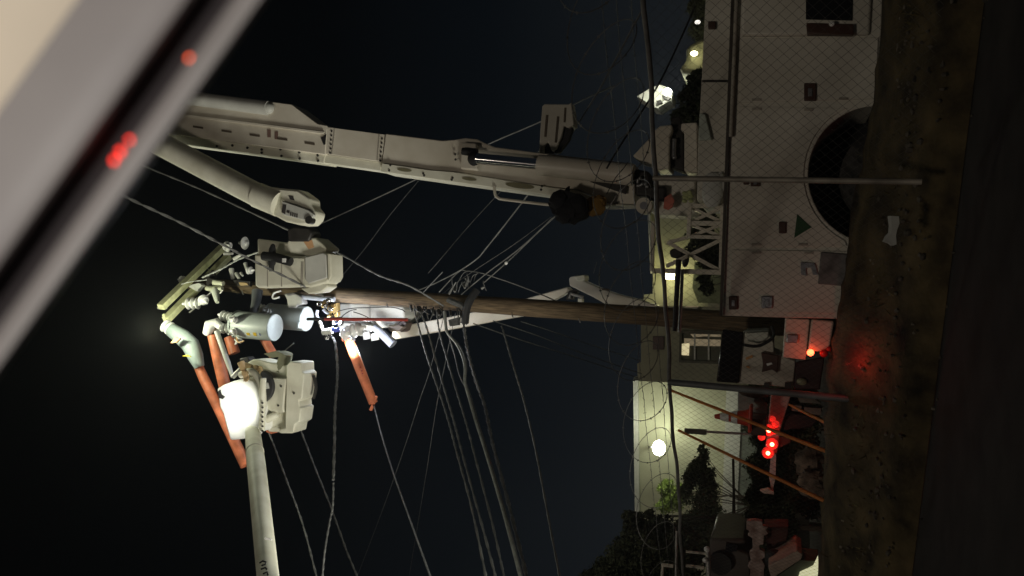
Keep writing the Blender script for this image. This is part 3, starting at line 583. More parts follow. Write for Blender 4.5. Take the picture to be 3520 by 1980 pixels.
# bright fibreglass cover at the boom end
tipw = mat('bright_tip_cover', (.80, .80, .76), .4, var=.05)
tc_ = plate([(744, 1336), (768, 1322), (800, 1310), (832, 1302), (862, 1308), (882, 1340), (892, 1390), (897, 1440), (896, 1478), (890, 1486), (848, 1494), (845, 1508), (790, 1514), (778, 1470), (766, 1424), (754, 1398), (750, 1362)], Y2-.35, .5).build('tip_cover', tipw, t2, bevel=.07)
MB().tube([P(905, 1300, Y2-.42), P(900, 1480, Y2-.42)], 10*mpp(P(900, 1400, Y2)), 12).build('tip_edge', fibre, tc_)
for i in range(7): MB().blob(P(902, 1385+16*i, Y2-.5), .02, .015, .025, nu=8, nv=6).build('bolt', dark, tc_)
plate([(750, 1345), (756, 1340), (760, 1356), (772, 1364), (764, 1372), (752, 1368)], Y2-.37, .05).build('tip_latch', dark, tc_)
b = MB(); b.tube(smoothpts([P(826, 1290, Y2-.3), P(862, 1276, Y2-.3), P(888, 1300, Y2-.35), P(902, 1345, Y2-.4), P(904, 1400, Y2-.42)], 6), .062, 14); b.build('hose_guard', fibre, t2)
b2 = plate(sxp([(850, 1246), (868, 1236), (888, 1235), (940, 1247), (1006, 1258), (1012, 1256), (1026, 1320), (1018, 1490), (975, 1490), (905, 1460), (895, 1430), (880, 1340), (850, 1290)], 850, .92), Y2, .4).build('bucket', fibre, t2, bevel=.04)
plate(sxp([(1006, 1256), (1022, 1242), (1066, 1246), (1068, 1278), (1078, 1284), (1068, 1372), (1056, 1376), (1058, 1400), (1066, 1402), (1058, 1450), (1040, 1460), (1034, 1488), (980, 1490), (975, 1478), (1000, 1470)], 850, .86), Y2-.12, .42).build('bucket_shell', fibre, b2, bevel=.03)
plate([(936, 1298), (982, 1302), (980, 1330), (972, 1400), (976, 1418), (935, 1418), (910, 1400), (930, 1350)], Y2-.13, .1).build('mount_plate', fibre, b2, bevel=.015)
each('bolt', dark, b2, [dot(x, y, Y2-.14, .02) for x, y in ((966, 1328), (956, 1394), (1010, 1352))])
plate([(983, 1330), (992, 1326), (988, 1404), (980, 1402)], Y2-.03, .03).build('mould_line', brown, b2)
b = MB(); ang = [rad(a) for a in range(-75, 88, 12)]
outer = [(890+48*math.cos(a), 1330-56*math.sin(a)) for a in ang]; inner = [(888+18*math.cos(a), 1328-34*math.sin(a)) for a in ang[::-1]]
plate(outer+inner, Y2-.20, .12).build('rotator_ring', mat('dark_ring', (.03, .03, .032), .6), t2, bevel=.01)
plate([(896, 1310), (918, 1316), (922, 1336), (900, 1340)], Y2-.24, .1).build('rotator_lever', fibreg, t2, bevel=.01)
b = MB(); b.tube(smoothpts([P(895, 1450, Y2-.1), P(920, 1440, Y2-.15), P(945, 1428, Y2-.12), P(950, 1424, Y2)], 4), .07, 12); b.build('mount_arm', fibre, t2)
plate([(918, 1470), (960, 1466), (966, 1480), (950, 1486), (922, 1484)], Y2-.02, .5).build('bucket_foot', fibre, b2, bevel=.02)
plate([(896, 1460), (912, 1458), (914, 1478), (896, 1476)], Y2-.1, .3).build('leveling_rod', dark, t2)
plate([(912, 1462), (940, 1480), (932, 1492), (915, 1485)], Y2+.2, .2).build('rubber_flap', orange, b2)
MB().tube(smoothpts([P(1078, 1290, Y2+.1), P(1086, 1330, Y2+.1), P(1078, 1370, Y2+.1)], 5), .03, 8).build('step_hoop', dark, b2)
b = MB(); b.tube([P(800, 1296, Y2-.1), P(835, 1262, Y2-.05), P(850, 1252, Y2)], .045, 8); b.build('boom_link', galv, t2)
each('control_hose', black, t2, [MB().tube(smoothpts([P(852, 1258+4*i, Y2-.05), P(845, 1275, Y2-.1-.03*i), P(853, 1296, Y2-.2)], 4), .02, 6) for i in range(3)])
plate([(822, 1232), (850, 1226), (862, 1244), (848, 1256), (828, 1254)], Y2+.1, .2).build('control_box', dark, t2, bevel=.02)
# gloves and pouch resting on the bucket edge
def glove(x, y, Y, ang, label, flip=1, k=1.0):
    c = P(x, y, Y); R = Matrix.Rotation(ang, 3, 'Y'); b = MB()
    b.blob(c, .085*k, .04, .06*k, .03, R=R); b.tube([c+R @ Vector((-.07*k, 0, 0)), c+R @ Vector((-.22*k, .01, 0))], [.05*k, .065*k], 12)
    for i in range(4):
        f = c+R @ Vector((.06*k, 0, (.045-.03*i)*k)); L = (.075, .09, .085, .065)[i]*k
        b.tube([f, f+R @ Vector((L*.6, -.015, 0)), f+R @ Vector((L, -.045, 0))], [.017*k, .016*k, .012*k], 8)
    f = c+R @ Vector((-.02, -.01, .05*k*flip)); b.tube([f, f+R @ Vector((.03*k, -.03, .04*k*flip)), f+R @ Vector((.07*k, -.05, .045*k*flip))], [.02*k, .018*k, .013*k], 8)
    return tag(b.build('work_glove', tan), label, 'glove', 'leather work gloves')
glove(842, 1284, Y2-.42, rad(150), 'tan leather glove left of the hose on the overlit boom tip', 1, 1.0)
glove(880, 1268, Y2-.15, rad(96), 'tan leather glove lying flat on the bucket edge above the boom tip', -1, 1.15)
glove(866, 1108, 13.05, rad(70), 'tan leather glove hung beside the dark cable boot near the transformers', 1, .8)
b = MB(); b.lathe(P(978, 1240, Y2+.1), [(.02, -.16), (.115, -.15), (.125, 0), (.12, .17), (.13, .2), (.05, .21)], 20, (-.85, .1, .25))
pch = b.build('tool_pouch', mat('olive_canvas', (.19, .19, .12), .9, bump=.3)); tag(pch, 'olive canvas tool pouch hung on the bucket rim under an orange cover', 'pouch')
plate([(905, 1216), (922, 1212), (948, 1206), (976, 1216), (970, 1226), (930, 1230)], Y2-.02, .12).build('pouch_flap', MATS['olive_canvas'], pch, bevel=.01)
# ------------------------------------------------------------------ third aerial lift behind the pole
Y3 = 15.2
t3 = thing('aerial_lift', 'white aerial lift behind the pole, its bucket brightly lit, elbow right of the pole', 'aerial lift', P(1990, 970, Y3+.5))
wlit = mat('lit_white', (.68, .68, .64), .4, var=.06, scale=3)
bk3 = plate([(1268, 1046), (1380, 1050), (1390, 1062), (1390, 1092), (1374, 1104), (1350, 1118), (1310, 1128), (1268, 1126)], Y3, .9).build('bucket', wlit, t3, bevel=.05)
plate([(1168, 1042), (1266, 1044), (1268, 1126), (1250, 1120), (1164, 1104), (1160, 1078)], Y3-.1, .8).build('bucket_cover', wlit, bk3, bevel=.03)
plate([(1200, 1045), (1209, 1045), (1208, 1106), (1199, 1104)], Y3-.13, .04).build('cover_strip', porcel, bk3)
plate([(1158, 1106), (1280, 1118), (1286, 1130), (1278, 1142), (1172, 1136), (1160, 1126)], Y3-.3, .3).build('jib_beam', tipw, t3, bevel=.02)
plate([(1210, 1138), (1262, 1144), (1300, 1150), (1320, 1162), (1250, 1156), (1214, 1152)], Y3-.2, .2).build('jib_base', fibreg, t3, bevel=.02)
for (x, y) in ((1262, 1158), (1289, 1162)): MB().tube([P(x-3, y-16, Y3-.35), P(x+1, y+8, Y3-.35)], [.075, .085], 16).build('jib_roller', porcel, t3)
MB().tube([P(1287, 1126, Y3-.5), P(1318, 1150, Y3-.55), P(1352, 1184, Y3-.55)], [.07, .095, .10], 14).build('jib_winch_arm', mat('blue_grey_cloth', (.30, .33, .40), .7), t3)
plate([(1330, 1126), (1370, 1116), (1385, 1124), (1372, 1138), (1340, 1140)], Y3-.15, .2).build('elbow_casting', mat('dull_casting', (.33, .27, .24), .6), t3, bevel=.02)
plate([(1362, 1118), (1384, 1098), (1396, 1112), (1388, 1136), (1378, 1142)], Y3, .3).build('leveling_link', brown, t3)
upx = [(1330, 1150), (1560, 1120), (1780, 1076), (1960, 990)]
ub3 = plate([(1345, 1158), (1350, 1128), (1400, 1116), (1500, 1098), (1640, 1070), (1800, 1028), (1950, 986), (1962, 1000), (1800, 1086), (1700, 1104), (1500, 1142), (1360, 1166)], Y3+.35, .28).build('upper_boom', white, t3, bevel=.02)
el = plate([(1955, 958), (1960, 952), (1984, 946), (2008, 950), (2010, 966), (2060, 988), (2120, 1010), (2200, 1030), (2262, 1052), (2262, 1066), (2190, 1062), (2110, 1062), (2040, 1022), (1978, 992), (1958, 982)], Y3+.2, .32).build('lower_boom', white, t3, bevel=.02)
plate([(1972, 950), (2010, 944), (2012, 962), (1984, 966)], Y3+.17, .36).build('elbow_cap', fibre, el, bevel=.02)
plate([(2066, 990), (2092, 992), (2094, 1000), (2070, 998)], Y3+.18, .03).build('slot', MATS['slot_brown'], el)
MB().tube([P(1958, 1026, Y3+.2), P(1962, 1010, Y3+.2), P(2005, 1022, Y3+.2)], .03, 8).build('elbow_link', galv, t3)
plate([(1986, 1026), (2002, 1026), (2002, 1044), (1986, 1044)], Y3+.15, .15).build('elbow_pin', fibre, t3, bevel=.01)
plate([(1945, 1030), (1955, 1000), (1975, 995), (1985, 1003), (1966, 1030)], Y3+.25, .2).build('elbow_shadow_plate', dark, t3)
# hot stick in front of it
hs = MB().tube([P(1112, 1097, 13.0), P(1402, 1099, 13.2)], .030, 12).build('hot_stick', mat('red_stick', (.36, .045, .03), .4)); tag(hs, 'long dark red hot stick upright beside the pole in front of the lit bucket', 'stick')
MB().tube([P(1056, 1097, 13.0), P(1116, 1097, 13.0)], [.026, .034], 12).build('stick_tip', black, hs)
lamp('POINT', 'work_and_fill_lamp', P(1250, 1200, 13.9), 60, (.95, .97, 1.0), shadow_soft_size=.08)  # unseen lamp added to whiten the bucket behind the pole
lamp('POINT', 'crossarm_fill_lamp', Vector((-1.15, 11.9, 12.25)), 150, (.96, 1.0, .72), shadow_soft_size=.08)  # unseen lamp added beside the crossarms to brighten them
# lineman clutter: white porcelain arrestors, clamps and jumpers
ar = thing('line_hardware', 'cluster of shiny clamps, jumpers and arresters clipped under the lit bucket cover', 'line hardware', P(1140, 1150, 13.4))
brass = mat('brass', (.62, .42, .16), .3, .7)
each('jumper', mat('bluish_jumper', (.55, .58, .68), .4), ar, [MB().tube(smoothpts([P(x, y, 13.4) for x, y in q], 5), .03, 8) for q in (((1092, 1066), (1088, 1082), (1096, 1096)), ((1112, 1064), (1122, 1074), (1134, 1082), (1124, 1096)), ((1184, 1130), (1198, 1146), (1212, 1158), (1216, 1172)))])
each('white_sleeve', porcel, ar, [MB().tube([P(x0, y0, 13.35), P(x1, y1, 13.35)], .034, 10) for x0, y0, x1, y1 in ((1098, 1104, 1103, 1116), (1103, 1118, 1108, 1130), (1196, 1140, 1206, 1152))])
each('clamp', brass, ar, [MB().blob(P(x, y, 13.4), .05, .04, .05, .2) for x, y in ((1100, 1044), (1112, 1050), (1118, 1040), (1132, 1056), (1138, 1068), (1145, 1050), (1134, 1086))])
each('clamp', chrome, ar, [MB().blob(P(x, y, 13.35), .045, .04, .05, .25) for x, y in ((1098, 1046), (1120, 1052), (1128, 1034), (1136, 1062), (1152, 1106), (1144, 1094), (1118, 1146), (1124, 1160), (1132, 1154), (1156, 1108))])
each('blue_clip', mat('blue_plastic', (.06, .10, .55), .4), ar, [MB().blob(P(x, y, 13.3), .05, .04, .03) for x, y in ((1145, 1132), (1154, 1134), (1162, 1132))])
MB().tube([P(1110, 1142, 13.35), P(1142, 1136, 13.35)], .06, 12).build('arrester', mat('arrester_grey', (.42, .42, .38), .4), ar)
insulator(P(1178, 1150, 13.45), (.35, 0, -.9), 2.2, ar, 4, 'arrester')
plate([(1145, 1046), (1160, 1040), (1162, 1085), (1150, 1092), (1142, 1070)], 13.8, .1).build('bronze_plate', brass, ar, bevel=.01)
wl = MB().tube([P(1166, 1104, 13.7), P(1176, 1106, 13.7)], .08, 14).build('work_light', dark, ar)
MB().blob(P(1165, 1106, 13.62), .05, .05, .05).build('work_light_lens', mat('cool_glow', (.8, .85, 1), .3, emit=((.8, .88, 1), 9)), ar)
lamp('POINT', 'work_and_fill_lamp', P(1146, 1112, 13.35), 110, (.80, .88, 1.0), shadow_soft_size=.06)
lamp('SPOT', 'work_and_fill_lamp', P(1140, 1225, 12.4), 2000, (1.0, .96, .80), shadow_soft_size=.05, spot_size=rad(19), spot_blend=.9, target=P(1213, 1196, 13.6))  # unseen spot added so the orange cover's upper end burns bright
lamp('SPOT', 'tip_work_lamp', P(760, 1400, Y2-1.7), 190, (.97, 1.0, .90), shadow_soft_size=.08, spot_size=rad(42), spot_blend=.7, target=P(820, 1400, Y2))
# ------------------------------------------------------------------ power lines and cables: every span its own object
def wire(pts, rpx, label, m=cable, twist=0, name='power_line', cat='cable', grp='cables strung from the pole'):
    q = smoothpts([P(*p) for p in pts], 8); r = [rpx*mpp(p) for p in q]; rm = sum(r)/len(r)
    b = MB()
    if twist and rpx > 4.2 and m is cablel:
        for s_ in range(2):
            pp = []
            dense = smoothpts(q, 3)
            for i, p in enumerate(dense):
                t = (dense[min(i+1, len(dense)-1)]-dense[max(i-1, 0)]).normalized(); a = t.cross(Vector((0, 0, 1))); a = a.normalized() if a.length > .01 else Vector((1, 0, 0)); c = a.cross(t)
                ph = i*.38+s_*math.pi; pp.append(p+(a*math.cos(ph)+c*math.sin(ph))*rm*.55)
            b.tube(pp, rm*.62, 6)
    else:
        q = smoothpts(q, 3) if twist else q; ph = random.uniform(0, 9); b.tube(q, [rm*(1+(.22*math.sin(i*.9+ph)+.14*math.sin(i*2.3) if twist else 0)) for i in range(len(q))], 7)
    return tag(b.build(name, m), label, cat, grp)
wire([(300, 600, 7.4), (380, 645, 8.0), (460, 690, 8.6), (620, 765, 9.5), (760, 838, 10.2), (870, 896, 10.6), (990, 956, 11.0), (1115, 1019, 11.6)], 4.4, 'thick twisted cable crossing in front of the bucket beside the pole', cablel, 1)
wire([(400, 520, 12.9), (500, 572, 12.9), (700, 655, 12.9), (980, 785, 12.9), (1160, 868, 12.9), (1300, 945, 12.9), (1408, 983, 13.0), (1524, 1051, 13.4)], 3.2, 'long cable passing behind the near bucket and over the pole front', cablel, 1)
wire([(1085, 777, 16), (1260, 697, 16), (1440, 612, 16), (1680, 495, 16), (1865, 415, 16), (2000, 345, 16), (2110, 295, 16)], 2.6, 'thin grey line rising from the near boom tip across the sky behind the boom', cablel)
wire([(1441, 997, 13.9), (1500, 972, 13.8), (1576, 933, 13.5), (1638, 891, 13.2), (1671, 854, 13), (1791, 701, 12.3), (1919, 528, 11.5), (2037, 346, 10.8), (2092, 250, 10.4), (2215, 20, 9.6)], 2.6, 'bent cable from the pole curving up behind the black tool bag to the upper corner', cablel)
wire([(1456, 1005, 13.9), (1493, 965, 13.7), (1522, 935, 13.6)], 2, 'short loose wire sticking out above the cable bundle on the pole', cablel)
wire([(1586, 1013, 13.8), (1671, 941, 13.6), (1779, 860, 13.3), (1896, 755, 13.0), (2010, 650, 12.7)], 2.4, 'straight pale wire from the pole to behind the black tool bag', cablel)
wire([(1661, 974, 13.8), (1740, 904, 13.6), (1791, 856, 13.4), (1900, 748, 13.1)], 2.2, 'wire with a white clamp running parallel to the straight pale wire', cablel)
o = MB().blob(P(1740, 904, 13.55), .035, .03, .03).build('wire_clamp', porcel); tag(o, 'small white clamp on the wire right of the pole', 'clamp')
wire([(1510, 1004, 13.9), (1576, 935, 13.8), (1603, 931, 13.8), (1648, 937, 13.8), (1700, 953, 13.9), (1797, 987, 14), (1900, 1030, 14.1), (1990, 1078, 14.2)], 2.2, 'slack wire arching over and drooping back behind the pole', cablel)
wire([(1472, 939, 14.3), (1514, 891, 14.3), (1640, 745, 14.6), (1870, 500, 15)], 1.2, 'faintest wire fanning up from the pole under the near boom', cable)
wire([(1513, 1016, 14.3), (1600, 950, 14.3), (1760, 845, 14.5), (1895, 745, 14.7)], 1.2, 'faint wire between the bent cable and the straight pale wire', cable)
wire([(1145, 985, 14.5), (1250, 860, 14.8), (1340, 740, 15), (1440, 620, 15.2)], 1.1, 'faint wire rising from behind the near bucket towards the boom', cable)
wire([(1425, 1064, 13.8), (1447, 1153, 13.6), (1468, 1224, 13.3), (1493, 1299, 13), (1521, 1380, 12.6), (1546, 1463, 12.2), (1568, 1547, 11.8), (1620, 1740, 11), (1672, 1990, 10)], 3.6, 'twisted service cable nearest the buckets, first of the bundle dropping left', cablel, 1)
wire([(1445, 1066, 13.8), (1471, 1140, 13.6), (1499, 1240, 13.2), (1534, 1358, 12.6), (1561, 1451, 12.2), (1586, 1547, 11.8), (1650, 1780, 10.8), (1706, 1990, 10)], 3.6, 'second twisted service cable of the bundle dropping left', cablel, 1)
wire([(1500, 1066, 13.8), (1512, 1147, 13.6), (1534, 1224, 13.3), (1568, 1339, 12.7), (1599, 1442, 12.2), (1627, 1547, 11.8), (1690, 1790, 10.8), (1735, 1990, 10)], 3.4, 'twisted service cable just before the thick bright pair of the bundle', cablel, 1)
thick = mat('pale_sheath', (.34, .35, .32), .45, var=.25, scale=10)
wire([(1526, 1070, 13.7), (1531, 1110, 13.6), (1537, 1143, 13.5), (1568, 1181, 13.4), (1589, 1224, 13.2), (1598, 1266, 13), (1597, 1311, 12.8), (1611, 1364, 12.6), (1636, 1451, 12.2), (1667, 1547, 11.8), (1730, 1760, 10.9), (1790, 1990, 10)], 4.4, 'thick pale cable bending sharply below the pole, brightest of the bundle', thick)
wire([(1532, 1070, 13.75), (1540, 1143, 13.55), (1575, 1181, 13.45), (1597, 1224, 13.25), (1603, 1266, 13.05), (1601, 1311, 12.85), (1618, 1364, 12.65), (1643, 1451, 12.25), (1674, 1547, 11.85), (1737, 1760, 10.95), (1797, 1990, 10.1)], 3.0, 'thinner grey cable lashed alongside the thick pale cable', cablel)
wire([(1527, 1090, 13.9), (1545, 1160, 13.7), (1564, 1224, 13.5), (1580, 1290, 13.2), (1597, 1325, 13)], 2.4, 'short grey cable joining the thick pale cable from the pole', cablel)
wire([(1590, 1080, 13.9), (1600, 1160, 13.8), (1611, 1220, 13.6), (1636, 1311, 13.2), (1667, 1398, 12.8), (1692, 1519, 12.2), (1750, 1740, 11.2), (1812, 1990, 10.2)], 5.5, 'wide dim cable right of the thick pale cable in the bundle', cable, 1)
wire([(1606, 1196, 13.6), (1624, 1270, 13.3), (1650, 1350, 13)], 2.2, 'short stiff wire end hooked over the wide dim cable', cablel)
wire([(1724, 1120, 13.9), (1729, 1135, 13.8), (1748, 1202, 13.5), (1773, 1286, 13.1), (1801, 1379, 12.7), (1841, 1547, 12), (1885, 1780, 11), (1925, 1990, 10.2)], 3.2, 'lone twisted cable farthest right of the bundle dropping left', cablel, 1)
wire([(1627, 1112, 14.5), (1800, 1172, 16), (1996, 1233, 18), (2195, 1300, 20)], 1.6, 'faint line from the pole to the building roof, lower of three', cable)
wire([(1695, 1103, 14.5), (1850, 1155, 16), (1996, 1212, 18), (2205, 1285, 20)], 1.6, 'faint line from the pole to the building roof, middle of three', cable)
wire([(1790, 1105, 14.5), (1900, 1140, 16), (2010, 1178, 17), (2200, 1240, 20)], 1.4, 'faint line from the pole to the building roof, upper of three', cable)
wire([(1284, 1388, 13.6), (1310, 1490, 13), (1350, 1620, 12.3), (1400, 1760, 11.5), (1484, 1995, 10)], 3.2, 'dark line leaving the lower end of the straight lit orange cover', cablel)
wire([(1132, 1150, 13.4), (1152, 1180, 13.3), (1160, 1280, 13), (1152, 1400, 12.6), (1150, 1520, 12.2), (1146, 1650, 11.7)], 4.6, 'dull stranded cable hanging down from the cluster of clamps', cable, 1)
wire([(1146, 1660, 11.7), (1144, 1740, 11.5), (1132, 1800, 11.3), (1116, 1900, 11), (1108, 1990, 10.8)], 3.4, 'lower dim tail of the dull stranded cable', cable, 1)
wire([(925, 1490, 13), (945, 1540, 12.8), (985, 1650, 12.2), (1040, 1800, 11.4), (1090, 1990, 10.6)], 3.2, 'dim line coming out below the bucket next to the white boom', cable, 1)
wire([(1034, 1478, 13.4), (1080, 1600, 12.8), (1140, 1750, 12), (1190, 1890, 11.3), (1232, 1990, 10.8)], 3.2, 'dim line coming out at the outer corner of the bucket shell', cable, 1)
wire([(1566, 1075, 14.2), (1526, 1270, 14.6), (1500, 1400, 14.8), (1468, 1610, 15.2), (1440, 1780, 15.5), (1405, 1990, 16)], 1.1, 'faint thin guy wire crossing the bundle and running down beside it', cable)
wire([(1530, 1072, 14.2), (1480, 1265, 14.6), (1442, 1378, 14.8), (1390, 1540, 15.2), (1318, 1745, 15.6), (1225, 1990, 16)], 1.1, 'faintest thin guy wire slanting away towards the lit orange cover line', cable)
wire([(1010, 1180, 13.4), (980, 1205, 13.6), (960, 1228, 13.8)], 1.6, 'short bright wire end under the transformers', cablel)
wire([(650, 1052, 13.2), (690, 1040, 13.3), (716, 1012, 13.4), (742, 998, 13.5)], 2.4, 'pale jumper wire from the crossarm to the fuse tube', porcel)
wire([(695, 954, 13.2), (760, 925, 13.3), (820, 892, 13.4), (894, 865, 13.4)], 3.0, 'pale spiral wrapped wire from the pole top to the near bucket', thick, 1)
wire([(622, 977, 13.2), (660, 968, 13.3), (710, 962, 13.4)], 1.6, 'thin wire across the bright crossarm bracket', thick)
wire([(1130, 1100, 13.3), (1160, 1072, 13.4), (1210, 1060, 13.5), (1260, 1058, 13.6), (1340, 1056, 13.7), (1380, 1064, 13.8), (1392, 1072, 13.9)], 1.6, 'thin black lead looping across the lit bucket', black)
wire([(1165, 1104, 13.3), (1180, 1084, 13.4), (1205, 1068, 13.5), (1225, 1064, 13.5)], 1.6, 'thin black lead rising across the lit bucket cover', black)
wire([(1215, 1072, 13.4), (1250, 1084, 13.4), (1285, 1104, 13.4), (1310, 1126, 13.4), (1352, 1172, 13.4)], 1.6, 'thin black lead sagging from the lit bucket to the grey winch arm', black)
wire([(2085, 668, 8.2), (2114, 614, 8.2), (2142, 580, 8.2), (2160, 556, 8.2)], 1.6, 'thin black hose lead crossing the lift cylinder', black)
wire([(2390, 20, 8.6), (2355, 100, 8.6), (2290, 240, 8.5), (2240, 330, 8.4), (2120, 520, 8.3), (2085, 580, 8.3)], 3.4, 'dark slack cable slanting over the lit white gable', black)
wire([(2040, 940, 15.2), (2052, 900, 15.2)], 1, 'tiny loose wire above the far elbow', cablel)

# ------------------------------------------------------------------ buildings behind the lot
cream = mat('cream_stucco', (.46, .455, .31), .9, var=.2, scale=.55, bump=.25, bscale=30)
olive = mat('olive_stucco', (.30, .29, .20), .9, var=.15, scale=1.2, bump=.25, bscale=30)
pale = mat('pale_trim', (.55, .55, .48), .7, var=.1)
def wall_between(A, B, zt, zb, th, m, name, par, bevel=0):
    A = Vector((A.x, A.y, 0)); B = Vector((B.x, B.y, 0)); d = (B-A).normalized(); n = Vector((-d.y, d.x, 0)); n = n if n.y > 0 else -n
    b = MB(); b.prism([A+Vector((0, 0, zb)), B+Vector((0, 0, zb)), B+Vector((0, 0, zt)), A+Vector((0, 0, zt))], n*th); return b.build(name, m, par, bevel=bevel)
hA = P(2190, 1302, 28).z; A0 = PZ(2190, 1302, hA); A1 = PZ(2195, 1760, hA); A2 = A0+(A1-A0)*2.6
bA = thing('stucco_building', 'cream stucco building brightly lit by a round wall lamp', 'building', (A0.x, A0.y, .16))
wall_between(A0, A2, hA, .16, 8, cream, 'wall', bA)
nA = (A1-A0).normalized(); nA = Vector((-nA.y, nA.x, 0)); nA = nA if nA.y < 0 else -nA
def onA(px, py, off=0.0):                        # point on building A's face under a pixel
    d = ray(px, py); t = (A0+nA*off-CAM).dot(nA)/d.dot(nA); return CAM+d*t
wall_between(A0+nA*.12, A2+nA*.12, hA+.12, hA-.05, .3, pale, 'roof_coping', bA)
z1_ = onA(2492, 1500).z; z0_ = onA(2545, 1500).z
wall_between(A0+nA*.14, A2+nA*.14, z1_, z0_, .14, pale, 'wall_band', bA)
wall_between(A0+nA*.10, A2+nA*.10, z0_-.01, .17, .10, mat('green_grey_base', (.20, .22, .18), .9), 'wall_base', bA)
lp = onA(2265, 1540, 1.6)
glowm = mat('wall_lamp_glow', (1, 1, .9), .3, emit=((.98, 1.0, .82), 30)); glowy = mat('yellow_lamp_glow', (1, .95, .6), .3, emit=((1.0, .93, .50), 26))
MB().blob(lp, .26, .2, .21).build('wall_lamp', glowm, bA); MB().beam(lp+Vector((0, 0, .25)), onA(2265, 1540, .02)+Vector((0, 0, .3)), .06, .06).build('lamp_bracket', galv, bA)
lamp('POINT', 'wall_lamp_light', lp-nA*.2, 145, (.95, 1.0, .78), shadow_soft_size=.15)
# olive wing with the lit window
hB = P(2203, 1110, 26).z; B0 = PZ(2203, 1100, hB); B1 = PZ(2207, 1245, hB); hB2 = P(2192, 1303, 26).z
bB = thing('stucco_wing', 'darker olive stucco wing with a lit window behind the pole', 'building', (B0.x, B0.y, .16))
YW = (B0.y+B1.y)/2
plate([(2203, 1040), (2203, 1246), (2190, 1250), (2192, 1310), (2750, 1330), (2750, 1040)], YW, 2.0).build('wall', olive, bB)
plate(rect(2244, 1156, 2282, 1202), YW-.06, .07).build('vent', brown, bB, bevel=.01)
plate([(2336, 1136), (2484, 1140), (2482, 1250), (2334, 1244)], YW-.03, .03).build('window_recess', mat('dim_room', (.10, .10, .07), .8), bB)
wf = plate([(2336, 1136), (2484, 1140), (2484, 1148), (2344, 1146), (2342, 1238), (2482, 1244), (2482, 1252), (2334, 1246)], YW-.12, .09).build('window_frame', mat('frame_dark', (.09, .085, .06), .7), bB)
winp = mat('window_blind', (.62, .50, .36), .7, emit=((1, .82, .5), .10))
plate([(2352, 1163), (2478, 1168), (2476, 1190), (2352, 1188)], YW-.06, .02).build('blind_slat', winp, bB); plate([(2372, 1148), (2478, 1150), (2478, 1158), (2420, 1156), (2384, 1160)], YW-.06, .02).build('blind_slat', winp, bB)
plate([(2340, 1182), (2370, 1180), (2368, 1222), (2339, 1220)], YW-.065, .02).build('lit_pane', mat('lit_pane_glow', (.8, .7, .4), .4, emit=((1, .86, .50), .55)), bB)
each('window_bar', pale, bB, [MB().beam(P(x, y0, YW-.08), P(x, y1, YW-.08), .05, .03, up=(0, 1, 0)) for x, y0, y1 in ((2388, 1144, 1236), (2436, 1146, 1238))])
each('roof_fixture', mat('roof_fixture', (.35, .35, .28), .6), bB, [plate(rect(2206, 1082, 2228, 1112), YW-.1, .2), plate([(2380, 1060), (2396, 1058), (2398, 1075), (2382, 1078)], YW-.2, .2)])
plate([(2354, 1056), (2394, 1040), (2400, 1042), (2398, 1056)], YW-2.5, .3).build('canopy', mat('peach_canopy', (.60, .47, .33), .7, emit=((1, .75, .5), .12)), bB)
# cream house behind the rack
hC = P(2238, 900, 20).z
bC = thing('stucco_house', 'cream house with a small square wall lamp seen through the truck rack', 'building', P(2700, 900, 20))
plate([(2236, 740), (2240, 860), (2244, 1010), (2215, 1012), (2205, 1050), (2750, 1060), (2750, 700), (2238, 690)], 20, 5).build('wall', cream, bC)
plate([(2226, 735), (2234, 735), (2244, 940), (2236, 940)], 19.8, .3).build('roof_trim', pale, bC)
lpC = P(2302, 948, 19.6); MB().box(lpC, .17, .14, .22).build('wall_lamp', glowy, bC, bevel=.02); MB().box(lpC+Vector((0, .25, .1)), .06, .4, .06).build('lamp_bracket', dark, bC)
lamp('POINT', 'wall_lamp_light', lpC+Vector((0, -.35, -.1)), 5.5, (1.0, .97, .62), shadow_soft_size=.1)
plate([(2388, 900), (2500, 905), (2500, 1045), (2400, 1040), (2380, 990)], 19.5, .4).build('garden_screen', mat('garden_wall', (.22, .24, .14), .9), bC)
# floodlit white gable beyond the trees
gb = thing('white_gable', 'small white gable brightly floodlit beyond the dark tree', 'building', P(2500, 330, 26))
gw = mat('gable_white', (.72, .72, .64), .8, var=.12, scale=3)
plate([(2188, 331), (2232, 304), (2268, 290), (2298, 300), (2312, 322), (2308, 345), (2290, 352), (2262, 372), (2240, 368), (2236, 352), (2222, 352)], 26, 1.0).build('gable_wall', gw, gb, bevel=.02)
each('gable_ornament', dark, gb, [plate([(2276, 330), (2286, 322), (2304, 336), (2298, 344), (2282, 340)], 25.8, .15), plate([(2256, 348), (2270, 342), (2278, 352), (2262, 358)], 25.8, .15)])
MB().blob(P(2294, 316, 25.5), .12, .08, .14).build('flood_lamp', glowm, gb)
lamp('POINT', 'gable_lamp_light', P(2285, 318, 24.8), 75, (.97, 1.0, .82), shadow_soft_size=.1)
yh = thing('lit_house', 'dim house front with a yellow lamp above the truck cab', 'building', P(2550, 190, 24))
plate([(2330, 235), (2360, 205), (2355, 160), (2412, 128), (2440, 125), (2440, 260), (2345, 250)], 24, 2).build('wall', mat('house_grey', (.20, .20, .14), .9), yh, bevel=.3)
MB().blob(P(2386, 184, 23.7), .07, .06, .1).build('porch_lamp', glowy, yh); lamp('POINT', 'porch_lamp_light', P(2386, 186, 23.4), 3.5, (1, .92, .5), shadow_soft_size=.05)
MB().blob(P(2398, 76, 22.5), .06, .04, .08).build('small_lamp', mat('small_lamp_glow', (1, 1, 1), .3, emit=((1, .95, .85), 1.2)), yh)

